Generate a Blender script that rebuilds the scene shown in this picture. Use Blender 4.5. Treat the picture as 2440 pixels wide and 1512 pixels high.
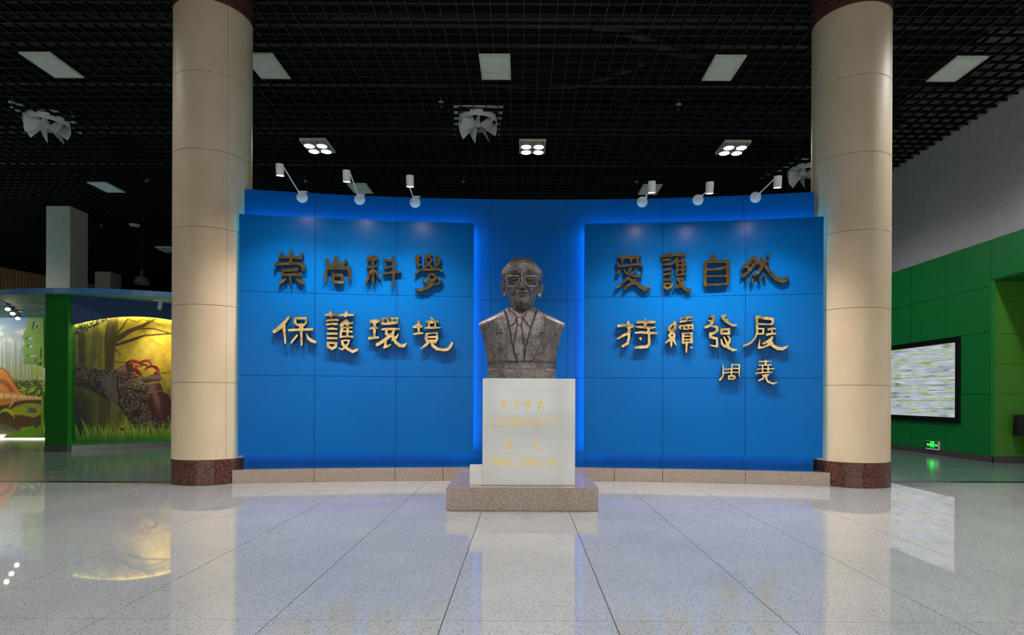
import bpy, bmesh, math, random
import numpy as np
from mathutils import Matrix, Vector

# ------------------------------------------------------------------ clear
for _o in list(bpy.data.objects):
    bpy.data.objects.remove(_o, do_unlink=True)
SC = bpy.context.scene
COL = SC.collection
random.seed(7)
RNG = np.random.default_rng(11)
PI = math.pi

# ------------------------------------------------------------------ camera
F, PX0, PY0, ROLL, EYE = 1405.0, 1244.0, 946.0, 0.0043, 1.17
cam_d = bpy.data.cameras.new('camera')
cam = bpy.data.objects.new('camera', cam_d)
COL.objects.link(cam)
cam_d.sensor_fit = 'HORIZONTAL'
cam_d.sensor_width = 36.0
cam_d.lens = F / 2440.0 * 36.0
cam_d.shift_x = -(PX0 - 1220.0) / 2440.0
cam_d.shift_y = (PY0 - 756.0) / 2440.0
cam_d.clip_end = 200
cam.matrix_world = Matrix.Translation((0, 0, EYE)) @ Matrix.Rotation(-ROLL, 4, 'Y') @ Matrix.Rotation(PI / 2, 4, 'X')
SC.camera = cam

# ------------------------------------------------------------------ world, exposure
w = bpy.data.worlds.new('world')
SC.world = w
w.use_nodes = True
w.node_tree.nodes['Background'].inputs[0].default_value = (0.75, 0.85, 1.0, 1)
w.node_tree.nodes['Background'].inputs[1].default_value = 0.3
SC.view_settings.view_transform = 'Standard'
SC.view_settings.look = 'None'
SC.view_settings.exposure = 0.0
SC.view_settings.gamma = 1.0
SC.view_settings.use_curve_mapping = False
SC.cycles.use_denoising = True
SC.cycles.max_bounces = 8
SC.cycles.diffuse_bounces = 4
SC.cycles.glossy_bounces = 4
SC.cycles.sample_clamp_indirect = 4.0
SC.cycles.caustics_reflective = False
SC.cycles.caustics_refractive = False

# light levels, all in one place
WINDOW_RADIANCE = 2.7          # daylight in the window panes behind the viewer
GRILLE_WATTS = 800.0           # each four-lamp ceiling fixture
HALL_WATTS = 1600.0            # each four-lamp fixture over the open floor
SPOT_WATTS = 185.0              # each bracket spotlight over the lettering
STRIP_RADIANCE = 42.0          # blue light strips behind the two boards
MURAL_STRIP = 65.0             # light strip in the arch over the beetle mural
TRACK_WATTS = 120.0             # each added out-of-view track spot washing the diorama mural

# ------------------------------------------------------------------ pixel <-> world
def ray(px, py):
    du, dv = px - PX0, py - PY0
    return (du + ROLL * dv) / F, -(dv - ROLL * du) / F

def at(px, py, Y):
    r, u = ray(px, py)
    return Vector((r * Y, Y, EYE + u * Y))

def proj(X, Y, Z):
    rf, uf = X / Y * F, (Z - EYE) / Y * F
    return PX0 + rf + ROLL * uf, PY0 - uf + ROLL * rf

# ------------------------------------------------------------------ tagging
def tag(o, label=None, cat=None, group=None, kind=None):
    if label: o['label'] = label
    if cat: o['category'] = cat
    if group: o['group'] = group
    if kind: o['kind'] = kind
    return o

def empty(name, loc=(0, 0, 0), rz=0.0, label=None, cat=None, group=None, kind=None):
    o = bpy.data.objects.new(name, None)
    o.empty_display_size = 0.1
    o.location = loc
    o.rotation_euler = (0, 0, rz)
    COL.objects.link(o)
    return tag(o, label, cat, group, kind)

def link(name, me, parent=None, matrix=None):
    o = bpy.data.objects.new(name, me)
    COL.objects.link(o)
    if parent is not None:
        o.parent = parent
    if matrix is not None:
        o.matrix_local = matrix
    return o

def copy_tree(o, parent=None):
    c = o.copy()
    COL.objects.link(c)
    c.parent = parent
    for ch in list(o.children):
        d = copy_tree(ch, c)
        d.matrix_local = ch.matrix_local.copy()
    return c

# ------------------------------------------------------------------ mesh builder
class MB:
    def __init__(s):
        s.v, s.f = [], []
    def add(s, vs, fs):
        n = len(s.v)
        s.v += [tuple(p) for p in vs]
        s.f += [tuple(i + n for i in f) for f in fs]
        return s
    def box(s, x0, x1, y0, y1, z0, z1, m=None):
        vs = [(x0, y0, z0), (x1, y0, z0), (x1, y1, z0), (x0, y1, z0), (x0, y0, z1), (x1, y0, z1), (x1, y1, z1), (x0, y1, z1)]
        if m is not None: vs = [m @ Vector(p) for p in vs]
        return s.add(vs, [(3, 2, 1, 0), (4, 5, 6, 7), (0, 1, 5, 4), (1, 2, 6, 5), (2, 3, 7, 6), (3, 0, 4, 7)])
    def lathe(s, prof, n=32, m=None, cap=True, a0=0.0, a1=2 * PI):
        full = abs(a1 - a0 - 2 * PI) < 1e-6
        k = n if full else n + 1
        vs = []
        for r, z in prof:
            for i in range(k):
                a = a0 + (a1 - a0) * i / n
                vs.append((r * math.cos(a), r * math.sin(a), z))
        fs = []
        for j in range(len(prof) - 1):
            for i in range(n):
                i2 = (i + 1) % k
                fs.append((j * k + i, j * k + i2, (j + 1) * k + i2, (j + 1) * k + i))
        if cap and full:
            fs.append(tuple(range(k))[::-1])
            fs.append(tuple((len(prof) - 1) * k + i for i in range(k)))
        if m is not None: vs = [m @ Vector(p) for p in vs]
        return s.add(vs, fs)
    def tube(s, pts, r, n=10, closed=False):
        pts = [Vector(p) for p in pts]
        rr = r if isinstance(r, (list, tuple)) else [r] * len(pts)
        vs, N = [], len(pts)
        up = None
        for i, p in enumerate(pts):
            a = pts[(i - 1) % N] if (closed or i > 0) else pts[i]
            b = pts[(i + 1) % N] if (closed or i < N - 1) else pts[i]
            d = (b - a).normalized()
            if up is None:
                up = Vector((0, 0, 1)) if abs(d.z) < 0.9 else Vector((1, 0, 0))
            x = d.cross(up)
            if x.length < 1e-4: x = d.cross(Vector((0, 1, 0)))
            x.normalize()
            y = x.cross(d).normalized()
            up = y
            for k in range(n):
                t = 2 * PI * k / n
                vs.append(p + (x * math.cos(t) + y * math.sin(t)) * rr[i])
        fs = []
        for i in range(N if closed else N - 1):
            for k in range(n):
                k2, i2 = (k + 1) % n, (i + 1) % N
                fs.append((i * n + k, i * n + k2, i2 * n + k2, i2 * n + k))
        if not closed:
            fs.append(tuple(range(n))[::-1])
            fs.append(tuple((N - 1) * n + k for k in range(n)))
        return s.add(vs, fs)
    def arc(s, t0, t1, R0, R1, z0, z1, n=8):
        vs = []
        for i in range(n + 1):
            t = t0 + (t1 - t0) * i / n
            for R in (R0, R1):
                x, y = arc_xy(t, R)
                vs += [(x, y, z0), (x, y, z1)]
        fs = []
        for i in range(n):
            a, b = i * 4, i * 4 + 4
            fs += [(a, b, b + 1, a + 1), (b + 2, a + 2, a + 3, b + 3), (a + 1, b + 1, b + 3, a + 3), (b, a, a + 2, b + 2)]
        fs += [(0, 1, 3, 2), (n * 4 + 1, n * 4, n * 4 + 2, n * 4 + 3)]
        return s.add(vs, fs)
    def mesh(s, name, mat=None, smooth=False):
        me = bpy.data.meshes.new(name)
        me.from_pydata(s.v, [], s.f)
        if mat: me.materials.append(mat)
        if smooth: me.polygons.foreach_set('use_smooth', [True] * len(me.polygons))
        me.update()
        return me
    def build(s, name, mat=None, parent=None, smooth=False, bevel=0.0, sharp=None):
        me = s.mesh(name, mat, smooth)
        if sharp is not None:
            me.polygons.foreach_set('use_smooth', [True] * len(me.polygons))
            me.set_sharp_from_angle(angle=math.radians(sharp))
        o = link(name, me, parent)
        if bevel:
            b = o.modifiers.new('bevel', 'BEVEL')
            b.width = bevel
            b.segments = 2
            b.limit_method = 'ANGLE'
        return o

def bx(x0, x1, y0, y1, z0, z1):
    return MB().box(x0, x1, y0, y1, z0, z1)

# the curved feature wall: a circle about a vertical axis well behind the viewer
CX, CY = 0.13, -11.92
def arc_xy(t, R):
    return CX + R * math.sin(t), CY + R * math.cos(t)
def arc_t(px, py, R):
    r, u = ray(px, py)
    a, b, c = r * r + 1, -2 * r * CX - 2 * CY, CX * CX + CY * CY - R * R
    Y = (-b + math.sqrt(b * b - 4 * a * c)) / (2 * a)
    return math.atan2(r * Y - CX, Y - CY), Y, EYE + u * Y

# ------------------------------------------------------------------ materials
def S(r, g, b):
    f = lambda c: c / 255 / 12.92 if c / 255 <= 0.04045 else ((c / 255 + 0.055) / 1.055) ** 2.4
    return (f(r), f(g), f(b), 1.0)

class NT:
    def __init__(s, name):
        s.m = bpy.data.materials.new(name)
        s.m.use_nodes = True
        s.t = s.m.node_tree
        s.t.nodes.clear()
        s.out = s.n('ShaderNodeOutputMaterial')
        s.p = s.n('ShaderNodeBsdfPrincipled')
        s.l(s.p.outputs[0], s.out.inputs[0])
    def n(s, typ, **kw):
        x = s.t.nodes.new(typ)
        for k, v in kw.items(): setattr(x, k, v)
        return x
    def l(s, a, b): s.t.links.new(a, b)
    def set(s, **kw):
        for k, v in kw.items():
            s.p.inputs[k.replace('_', ' ')].default_value = v
        return s
    def pos(s):
        return s.n('ShaderNodeNewGeometry').outputs['Position']
    def obj(s):
        return s.n('ShaderNodeTexCoord').outputs['Object']
    def noise(s, vec, scale, detail=3.0, rough=0.55):
        x = s.n('ShaderNodeTexNoise')
        x.inputs['Scale'].default_value = scale
        x.inputs['Detail'].default_value = detail
        x.inputs['Roughness'].default_value = rough
        s.l(vec, x.inputs['Vector'])
        return x.outputs['Fac']
    def scale(s, vec, sx, sy, sz):
        x = s.n('ShaderNodeVectorMath', operation='MULTIPLY')
        s.l(vec, x.inputs[0])
        x.inputs[1].default_value = (sx, sy, sz)
        return x.outputs[0]
    def ramp(s, fac, stops):
        x = s.n('ShaderNodeValToRGB')
        cr = x.color_ramp
        while len(cr.elements) < len(stops): cr.elements.new(0.5)
        for e, (p, c) in zip(cr.elements, stops):
            e.position = p
            e.color = c
        s.l(fac, x.inputs[0])
        return x.outputs['Color']
    def voro(s, vec, scale):
        x = s.n('ShaderNodeTexVoronoi')
        x.inputs['Scale'].default_value = scale
        s.l(vec, x.inputs['Vector'])
        return x.outputs['Distance'], x.outputs['Color']
    def math(s, op, a, b):
        x = s.n('ShaderNodeMath', operation=op)
        for i, q in enumerate((a, b)):
            if isinstance(q, (int, float)): x.inputs[i].default_value = q
            else: s.l(q, x.inputs[i])
        return x.outputs[0]
    def mix(s, fac, a, b):
        x = s.n('ShaderNodeMix', data_type='RGBA')
        for i, q in ((0, fac), (6, a), (7, b)):
            if isinstance(q, (int, float, tuple)): x.inputs[i].default_value = q
            else: s.l(q, x.inputs[i])
        return x.outputs[2]
    def bump(s, h, strength=0.2, dist=0.01):
        x = s.n('ShaderNodeBump')
        x.inputs['Strength'].default_value = strength
        x.inputs['Distance'].default_value = dist
        s.l(h, x.inputs['Height'])
        s.l(x.outputs[0], s.p.inputs['Normal'])
    def base(s, c): s.l(c, s.p.inputs['Base Color'])

def simple(name, c, rough=0.5, metal=0.0, var=0.08, scale=8.0, spec=0.5, bump=0.0):
    t = NT(name)
    t.set(Roughness=rough, Metallic=metal)
    t.p.inputs['Specular IOR Level'].default_value = spec
    n = t.noise(t.pos(), scale, 4)
    lo = tuple(x * (1 - var) for x in c[:3]) + (1,)
    hi = tuple(min(1, x * (1 + var)) for x in c[:3]) + (1,)
    t.base(t.ramp(n, [(0.3, lo), (0.7, hi)]))
    if bump: t.bump(t.noise(t.pos(), scale * 12, 3), bump, 0.004)
    return t.m

def emit(name, c, k):
    t = NT(name)
    t.set(Roughness=0.4)
    t.p.inputs['Base Color'].default_value = (c[0], c[1], c[2], 1)
    t.p.inputs['Emission Color'].default_value = (c[0], c[1], c[2], 1)
    t.p.inputs['Emission Strength'].default_value = k
    return t.m

M = {}
def build_materials():
    # polished speckled floor tile
    t = NT('speckled tile')
    p = t.pos()
    d, c = t.voro(p, 120)
    rnd = t.n('ShaderNodeSeparateColor'); t.l(c, rnd.inputs[0])
    fl = t.math('MULTIPLY', t.math('LESS_THAN', d, 0.42), t.math('LESS_THAN', rnd.outputs[0], 0.26))
    d2, c2 = t.voro(p, 240)
    r2 = t.n('ShaderNodeSeparateColor'); t.l(c2, r2.inputs[0])
    fl2 = t.math('MULTIPLY', t.math('LESS_THAN', d2, 0.4), t.math('LESS_THAN', r2.outputs[1], 0.3))
    tone = t.ramp(t.noise(p, 1.3, 3), [(0.3, S(153, 154, 154)), (0.7, S(164, 164, 162))])
    dark = t.mix(rnd.outputs[1], S(66, 60, 54), S(112, 109, 106))
    col = t.mix(t.math('MULTIPLY', fl2, 0.4), tone, S(104, 103, 101))
    col = t.mix(t.math('MULTIPLY', fl, 0.85), col, dark)
    t.base(col)
    t.set(Roughness=0.02)
    t.p.inputs['Specular IOR Level'].default_value = 0.62
    M['tile'] = t.m
    M['grout'] = simple('dark grout', S(52, 48, 45), 0.8)
    # green-grey epoxy with a slight wave in its gloss
    t = NT('grey green epoxy floor')
    p = t.pos()
    t.base(t.ramp(t.noise(t.scale(p, 0.5, 2.0, 1), 1.5, 4), [(0.3, S(92, 110, 104)), (0.7, S(104, 122, 114))]))
    t.set(Roughness=0.12)
    t.bump(t.noise(t.scale(p, 0.6, 3.0, 1), 2.2, 2), 0.10, 0.02)
    M['epoxy'] = t.m
    M['black_trim'] = simple('black floor strip', S(30, 26, 22), 0.3)
    # beige column stone
    t = NT('beige column stone')
    p = t.pos()
    a = t.noise(t.scale(p, 1, 1, 0.5), 3.0, 5)
    b = t.noise(p, 90, 2)
    col = t.ramp(a, [(0.25, S(202, 180, 146)), (0.75, S(218, 197, 164))])
    col = t.mix(t.math('MULTIPLY', t.math('GREATER_THAN', b, 0.66), 0.25), col, S(164, 134, 98))
    t.base(col)
    t.set(Roughness=0.5)
    t.p.inputs['Specular IOR Level'].default_value = 0.3
    M['stone'] = t.m
    M['stone_joint'] = simple('stone joint', S(120, 98, 72), 0.8)
    # brown granite with rounded crystals
    t = NT('red brown granite')
    p = t.pos()
    d, c = t.voro(p, 46)
    d2, c2 = t.voro(p, 100)
    n = t.noise(p, 40, 4)
    col = t.ramp(d, [(0.25, S(124, 76, 60)), (0.50, S(98, 58, 46)), (0.66, S(40, 30, 27))])
    col = t.mix(t.math('MULTIPLY', t.math('GREATER_THAN', d2, 0.55), 0.8), col, S(26, 21, 20))
    col = t.mix(t.math('MULTIPLY', n, 0.3), col, S(130, 88, 70))
    t.base(col)
    t.set(Roughness=0.12)
    t.p.inputs['Specular IOR Level'].default_value = 0.25
    M['granite'] = t.m
    # tan speckled granite of plinth and base
    for key, k, vs_ in (('tan', 0.92, 150), ('tan_pale', 0.93, 210)):
        t = NT('tan speckled granite ' + key)
        p = t.pos()
        d, c = t.voro(p, vs_)
        s1 = t.n('ShaderNodeSeparateColor'); t.l(c, s1.inputs[0])
        col = t.mix(s1.outputs[1], S(150 * k, 130 * k, 112 * k), S(184 * k, 162 * k, 140 * k))
        col = t.mix(t.math('MULTIPLY', t.math('LESS_THAN', s1.outputs[0], 0.19), 0.6), col, S(70, 58, 50))
        t.base(col)
        t.set(Roughness=0.12)
        M[key] = t.m
    # white marble of the pedestal
    t = NT('white marble')
    p = t.pos()
    v = t.noise(t.scale(p, 0.6, 0.6, 4), 3.0, 4, 0.5)
    col = t.ramp(v, [(0.3, S(202, 199, 191)), (0.5, S(206, 204, 197)), (0.7, S(209, 206, 200))])
    sp = t.noise(p, 34, 3)
    col = t.mix(t.math('MULTIPLY', t.math('GREATER_THAN', sp, 0.70), 0.35), col, S(140, 138, 130))
    t.base(col)
    t.set(Roughness=0.09)
    M['marble'] = t.m
    M['gilt'] = simple('gilt lettering', S(242, 204, 106), 0.35, 0.2, 0.1, 60)
    # blue painted panels
    t = NT('blue lacquer panel')
    p = t.pos()
    t.base(t.ramp(t.noise(p, 1.2, 3), [(0.3, S(0, 92, 166)), (0.7, S(0, 96, 172))]))
    t.set(Roughness=0.27)
    t.p.inputs['Specular IOR Level'].default_value = 0.11
    M['blue'] = t.m
    M['joint'] = simple('dark panel joint', S(44, 44, 52), 0.7)
    # brass letters with brushed patchy faces
    t = NT('brass letters')
    p = t.pos()
    n = t.noise(p, 9, 3)
    t.base(t.ramp(n, [(0.3, S(158, 128, 80)), (0.7, S(184, 154, 102))]))
    t.p.inputs['Metallic'].default_value = 0.95
    t.l(t.math('ADD', t.math('MULTIPLY', t.noise(p, 30, 3), 0.10), 0.11), t.p.inputs['Roughness'])
    t.bump(t.noise(p, 9, 1), 0.35, 0.012)
    M['brass'] = t.m
    # dark bronze with patina
    t = NT('weathered bronze')
    p = t.obj()
    a = t.noise(p, 6, 6, 0.65)
    b = t.noise(p, 26, 6, 0.72)
    c = t.noise(p, 110, 3, 0.7)
    col = t.ramp(a, [(0.32, S(100, 90, 90)), (0.5, S(128, 117, 113)), (0.66, S(150, 144, 130))])
    col = t.mix(t.ramp(b, [(0.52, (0, 0, 0, 1)), (0.66, (0.75, 0.75, 0.75, 1))]), col, S(168, 160, 148))
    col = t.mix(t.ramp(b, [(0.34, (0.8, 0.8, 0.8, 1)), (0.47, (0, 0, 0, 1))]), col, S(70, 60, 60))
    col = t.mix(t.ramp(c, [(0.36, (0.6, 0.6, 0.6, 1)), (0.46, (0, 0, 0, 1))]), col, S(66, 58, 56))
    t.base(col)
    t.p.inputs['Metallic'].default_value = 0.6
    t.set(Roughness=0.40)
    t.bump(t.noise(p, 70, 6, 0.75), 0.4, 0.008)
    M['bronze'] = t.m
    M['spectacle_metal'] = simple('pale spectacle metal', S(156, 144, 142), 0.35, 0.5)
    M['white_metal'] = simple('white enamel', S(222, 222, 220), 0.35)
    M['fan_white'] = simple('off white sheet metal', S(240, 240, 236), 0.5)
    M['grille'] = simple('pale grey louvre', S(244, 246, 240), 0.5)
    M['grille_frame'] = simple('cream vent frame', S(238, 236, 212), 0.5)
    M['vent_dark'] = simple('vent interior', S(40, 40, 40), 0.8)
    M['bar'] = simple('black ceiling bar', S(13, 13, 14), 0.6, spec=0.2)  # near-black faces also stand in for the shade between bars
    M['bar_lit_underside'] = simple('ceiling bar underside with painted light', S(82, 76, 71), 0.5)  # lighter tone paints in the floor light caught by the bar undersides
    M['slab'] = simple('black painted soffit', S(16, 16, 18), 0.9)
    M['duct'] = simple('black painted duct', S(72, 70, 74), 0.5, spec=0.4)
    M['cable'] = simple('grey cable', S(120, 118, 115), 0.6)
    M['chrome'] = simple('chrome', S(200, 200, 200), 0.2, 1.0)
    M['white_wall'] = simple('white plaster', S(206, 205, 208), 0.85)
    M['green'] = simple('green wall panel', S(0, 108, 44), 0.45, var=0.04)
    M['olive'] = simple('lime green panel', S(62, 122, 22), 0.45, var=0.05)
    M['pillar_green'] = simple('pillar green paint', S(24, 112, 24), 0.5, var=0.05)
    M['edge_green'] = simple('bright green edge', S(30, 142, 44), 0.5)
    M['post_green'] = simple('green corner post', S(26, 118, 40), 0.5)
    M['steel'] = simple('brushed steel', S(150, 146, 142), 0.35, 0.8)
    M['dark_base'] = simple('dark skirting', S(66, 64, 62), 0.5)
    M['navy'] = simple('navy paint', S(36, 72, 116), 0.6)
    M['black_plastic'] = simple('black bezel', S(14, 14, 16), 0.35)
    M['black_cloth'] = simple('black velvet', S(14, 15, 20), 0.9)
    M['square_column'] = simple('off white column paint', S(206, 198, 178), 0.8)
    M['wood'] = simple('brown timber slat', S(196, 150, 108), 0.6)
    M['red_decal'] = simple('red floor sticker', S(170, 66, 40), 0.4)
    M['lime'] = simple('lime cut-out board', S(142, 196, 44), 0.5, var=0.12, scale=2)
    M['room_wall'] = simple('grey room wall', S(120, 120, 120), 0.85)
    M['dark_wall'] = simple('dark far wall', S(30, 30, 34), 0.9)
    M['frame_grey'] = simple('grey window frame', S(96, 100, 102), 0.5)
    # cloud painted canopy
    t = NT('cloud painted canopy')
    p = t.pos()
    n = t.noise(t.scale(p, 0.7, 1.6, 1), 0.9, 5)
    t.base(t.ramp(n, [(0.38, S(104, 174, 206)), (0.54, S(156, 206, 212)), (0.68, S(230, 226, 196))]))
    t.set(Roughness=0.6)
    M['cloud'] = t.m
    t = NT('sky blue rim')
    n = t.noise(t.scale(t.pos(), 1.0, 1.0, 0.4), 0.8, 4)
    t.base(t.ramp(n, [(0.46, S(62, 132, 180)), (0.66, S(150, 170, 190))]))
    t.set(Roughness=0.5)
    M['rim'] = t.m
    # flat prints carried by colour attributes
    t = NT('printed mural')
    a = t.n('ShaderNodeAttribute', attribute_name='Print')
    t.base(a.outputs['Color'])
    t.set(Roughness=0.45)
    M['print'] = t.m
    # video wall picture: horizontally smeared footage
    t = NT('video picture')
    p = t.pos()
    n1 = t.noise(t.scale(p, 0.0, 1.3, 7.0), 1.5, 3)
    n2 = t.noise(t.scale(p, 0.0, 1.0, 11.0), 1.9, 2)
    n3 = t.noise(t.scale(p, 0.0, 0.75, 8.0), 1.7, 2)
    col = t.ramp(n1, [(0.30, S(196, 190, 222)), (0.44, S(168, 184, 196)), (0.55, S(186, 196, 176)), (0.66, S(142, 178, 84)), (0.78, S(84, 160, 60))])
    col = t.mix(t.ramp(n2, [(0.5, (0, 0, 0, 1)), (0.68, (1, 1, 1, 1))]), col, S(214, 214, 232))
    col = t.mix(t.ramp(n3, [(0.58, (0, 0, 0, 1)), (0.72, (1, 1, 1, 1))]), col, S(92, 100, 88))
    t.l(col, t.p.inputs['Emission Color'])
    t.p.inputs['Emission Strength'].default_value = 0.85
    t.set(Roughness=0.3)
    t.p.inputs['Base Color'].default_value = (0.02, 0.02, 0.02, 1)
    M['video'] = t.m
    # glass
    t = NT('spectacle glass')
    g = t.n('ShaderNodeBsdfGlossy'); g.inputs['Roughness'].default_value = 0.05
    tr = t.n('ShaderNodeBsdfTransparent'); tr.inputs[0].default_value = (0.82, 0.84, 0.84, 1)
    mx = t.n('ShaderNodeMixShader'); mx.inputs[0].default_value = 0.07
    t.l(tr.outputs[0], mx.inputs[1]); t.l(g.outputs[0], mx.inputs[2]); t.l(mx.outputs[0], t.out.inputs[0])
    M['glass'] = t.m
    M['pane'] = emit('daylight pane', (0.93, 0.97, 1.0), WINDOW_RADIANCE)
    M['lamp_white'] = emit('lit lamp', (0.95, 0.98, 1.0), 40.0)
    M['lamp_warm'] = emit('lit warm lamp', (1.0, 0.72, 0.42), 25.0)
    M['spot_lens'] = emit('lit spot lens', (1.0, 0.80, 0.68), 800.0)
    for key, q in (('inner', 1.0), ('top', 0.8), ('bottom', 0.4), ('outer', 0.16)):
        M['strip_' + key] = emit('blue light strip ' + key, (0.02, 0.52, 1.0), STRIP_RADIANCE * q)
    M['strip_warm'] = emit('warm light strip', (1.0, 0.86, 0.38), MURAL_STRIP)
    M['strip_white'] = emit('white light strip', (1.0, 0.98, 0.86), 14.0)
    M['sign_green'] = emit('lit exit green', (0.03, 1.0, 0.08), 1.6)
build_materials()

def spot(name, loc, direction, watts, size_deg, blend, color, parent=None, radius=0.04):
    d = bpy.data.lights.new(name, 'SPOT')
    d.energy, d.spot_size, d.spot_blend = watts, math.radians(size_deg), blend
    d.color, d.shadow_soft_size = color, radius
    o = bpy.data.objects.new(name, d)
    COL.objects.link(o)
    m = Vector(direction).normalized().to_track_quat('-Z', 'Y').to_matrix().to_4x4()
    m.translation = Vector(loc)
    if parent is not None:
        o.parent = parent
    o.matrix_local = m
    return o
# ================================================================== SETTING
CEIL = 6.97
# ---- floor: epoxy field with a bed of large speckled tiles in front
fl = MB()
fl.box(-27, 10, 8.42, 34, -0.2, -0.0005)
fl.box(-27, -10.3, -9, 8.42, -0.2, -0.0005)
fl.box(9.42, 10, -9, 8.42, -0.2, -0.0005)
floor = tag(fl.build('floor', M['epoxy']), kind='structure')
bed = bx(-10.3, 9.42, -9, 8.42, -0.2, -0.006).build('grout_bed', M['grout'], floor)
rear = bx(-10.3, 9.42, -9, 0.44, -0.0055, 0.0).build('rear_paving', M['tile'], floor)
for (xa, xb, yb) in ((-10.3, -4.3, 7.92),):
    bx(xa, xb, yb + 0.15, 8.42, -0.0058, -0.0004).build('epoxy_margin', M['epoxy'], floor)
TX, TY = 0.896, 0.882
xs = [-0.409 + TX * k for k in range(-11, 12)]
ys = [3.09 + TY * k for k in range(-3, 7)]
tile_me = {}
for i in range(len(xs) - 1):
    x0, x1 = xs[i] + 0.0026, min(xs[i + 1] - 0.0026, 9.42)
    xc = (x0 + x1) / 2
    for j in range(len(ys) - 1):
        y0, y1 = ys[j] + 0.0016, ys[j + 1] - 0.0016
        if j == len(ys) - 2:
            if xc < -4.0: y1 = 7.915
            elif xc > 4.5: y1 = 8.265
        key = (round(x1 - x0, 3), round(y1 - y0, 3))
        if key not in tile_me:
            tile_me[key] = bx(-key[0] / 2, key[0] / 2, -key[1] / 2, key[1] / 2, -0.0055, 0).mesh('tile', M['tile'])
        o = link('tile', tile_me[key], floor)
        o.location = (xc, (y0 + y1) / 2, 0)
for i, (xa, xb, yb) in enumerate(((-10.3, -4.55, 7.92), (4.9, 9.42, 8.27))):
    tag(bx(xa, xb, yb, yb + 0.146, -0.0058, 0.001).build('trim_%d' % (i + 1), M['black_trim']), kind='structure')

# ---- ceiling: black slab, services, open grid of thin bars
ceiling = tag(bx(-27, 10, -9, 34, 8.6, 8.8).build('ceiling', M['slab']), kind='structure')
def paint_lit_underside(me):  # gives downward faces the lighter colour, as if lit from below
    me.materials.append(M['bar_lit_underside'])
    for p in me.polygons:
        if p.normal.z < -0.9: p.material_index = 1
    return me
lon = paint_lit_underside(bx(-0.0045, 0.0045, 7.0, 33.0, 0, 0.06).mesh('ceiling_bar', M['bar']))
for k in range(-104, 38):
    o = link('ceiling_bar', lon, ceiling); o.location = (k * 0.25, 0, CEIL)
tra = paint_lit_underside(bx(-26.2, 9.42, -0.0045, 0.0045, 0, 0.06).mesh('ceiling_bar', M['bar']))
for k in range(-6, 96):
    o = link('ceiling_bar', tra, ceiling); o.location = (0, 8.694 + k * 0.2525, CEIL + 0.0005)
# services above the grid
def service_pipe(Y, z, r, x0, x1, mat='duct'):
    m = Matrix.Translation((x0, Y, z)) @ Matrix.Rotation(PI / 2, 4, 'Y')
    MB().lathe([(r, 0), (r, x1 - x0)], 20, m).build('service_pipe', M[mat], ceiling, sharp=40)
service_pipe(10.35, 7.75, 0.10, -20, 9.3)
service_pipe(11.0, 7.75, 0.06, -16, 9.3)
service_pipe(12.35, 7.75, 0.09, -20, 9.3)
service_pipe(16.5, 7.7, 0.10, -22, 9.3)
for (Y0, z0, hh) in ((8.9, 7.9, 0.5), (10.0, 8.2, 0.4), (14.6, 7.9, 0.5), (19.5, 7.9, 0.6)):
    bx(-22, 9.3, Y0, Y0 + 0.6, z0, z0 + hh).build('service_duct', M['duct'], ceiling)
for x in (-12, -6.5, 2.2, 6.8):
    bx(x, x + 0.35, 8, 30, 8.15, 8.6).build('ceiling_beam', M['slab'], ceiling)
def flex(pts, r):
    pts = [Vector(p) for p in pts]
    out = []
    for i in range(len(pts) - 1):
        for k in range(8):
            t = k / 8
            a, b, c, d = pts[max(i - 1, 0)], pts[i], pts[i + 1], pts[min(i + 2, len(pts) - 1)]
            out.append(0.5 * ((2 * b) + (c - a) * t + (2 * a - 5 * b + 4 * c - d) * t * t + (3 * b - a - 3 * c + d) * t ** 3))
    out.append(pts[-1])
    MB().tube(out, r, 10).build('flexible_duct', M['duct'], ceiling, smooth=True)
flex([(1.2, 10.3, 7.7), (1.9, 10.6, 7.75), (2.5, 10.9, 7.7), (3.3, 10.8, 7.4), (3.6, 10.5, 7.1)], 0.11)
flex([(-1.0, 12.3, 7.8), (0.2, 12.2, 7.55), (1.4, 12.0, 7.6), (2.4, 11.6, 7.75)], 0.06)
flex([(-0.9, 9.2, 7.5), (-0.4, 9.4, 7.7), (0.3, 9.6, 7.75), (1.0, 9.4, 7.6)], 0.02)
flex([(-3.9, 13.4, 7.2), (-3.5, 13.2, 7.15), (-3.1, 13.3, 7.3), (-2.7, 13.0, 7.25)], 0.012)
flex([(1.0, 14.2, 7.15), (1.6, 14.0, 7.2), (2.4, 14.05, 7.12)], 0.015)

# ---- walls
wr = MB()
wr.box(9.42, 9.6, -9, 34, 0, 8.6)
wall_right = tag(wr.build('wall_right', M['white_wall']), kind='structure')
GX = 8.70
GY = [10.886 + (0.075 if i == 0 else 0) for i in range(1)] + [12.1, 13.2, 14.3, 15.4, 16.5, 17.6]
GZ = [0.116, 1.266, 2.418, 3.28, 4.14]
core = MB(); core.box(GX + 0.02, 9.42, 10.90, 17.6, 0, 4.125); core.box(GX + 0.02, 9.42, 6.0, 10.90, 3.385, 4.125)
core.build('cladding_core', M['joint'], wall_right)
g = 0.004
for i in range(len(GY) - 1):
    for j in range(4):
        bx(GX, GX + 0.02, GY[i] + g, GY[i + 1] - g, GZ[j] + g, GZ[j + 1] - g).build('panel', M['green'], wall_right)
for (ya, yb) in ((6.0, 7.66), (7.66, 8.76), (8.76, 9.86), (9.86, 10.96)):
    bx(GX, GX + 0.02, ya + g, yb - g, 3.37, 4.136).build('panel', M['green'], wall_right)
bx(GX, 9.42, 6.0, 10.9, 3.36, 3.384).build('opening_soffit', M['green'], wall_right)
OZ = [0.116, 1.27, 1.83, 2.378, 2.975, 3.36]
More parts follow.
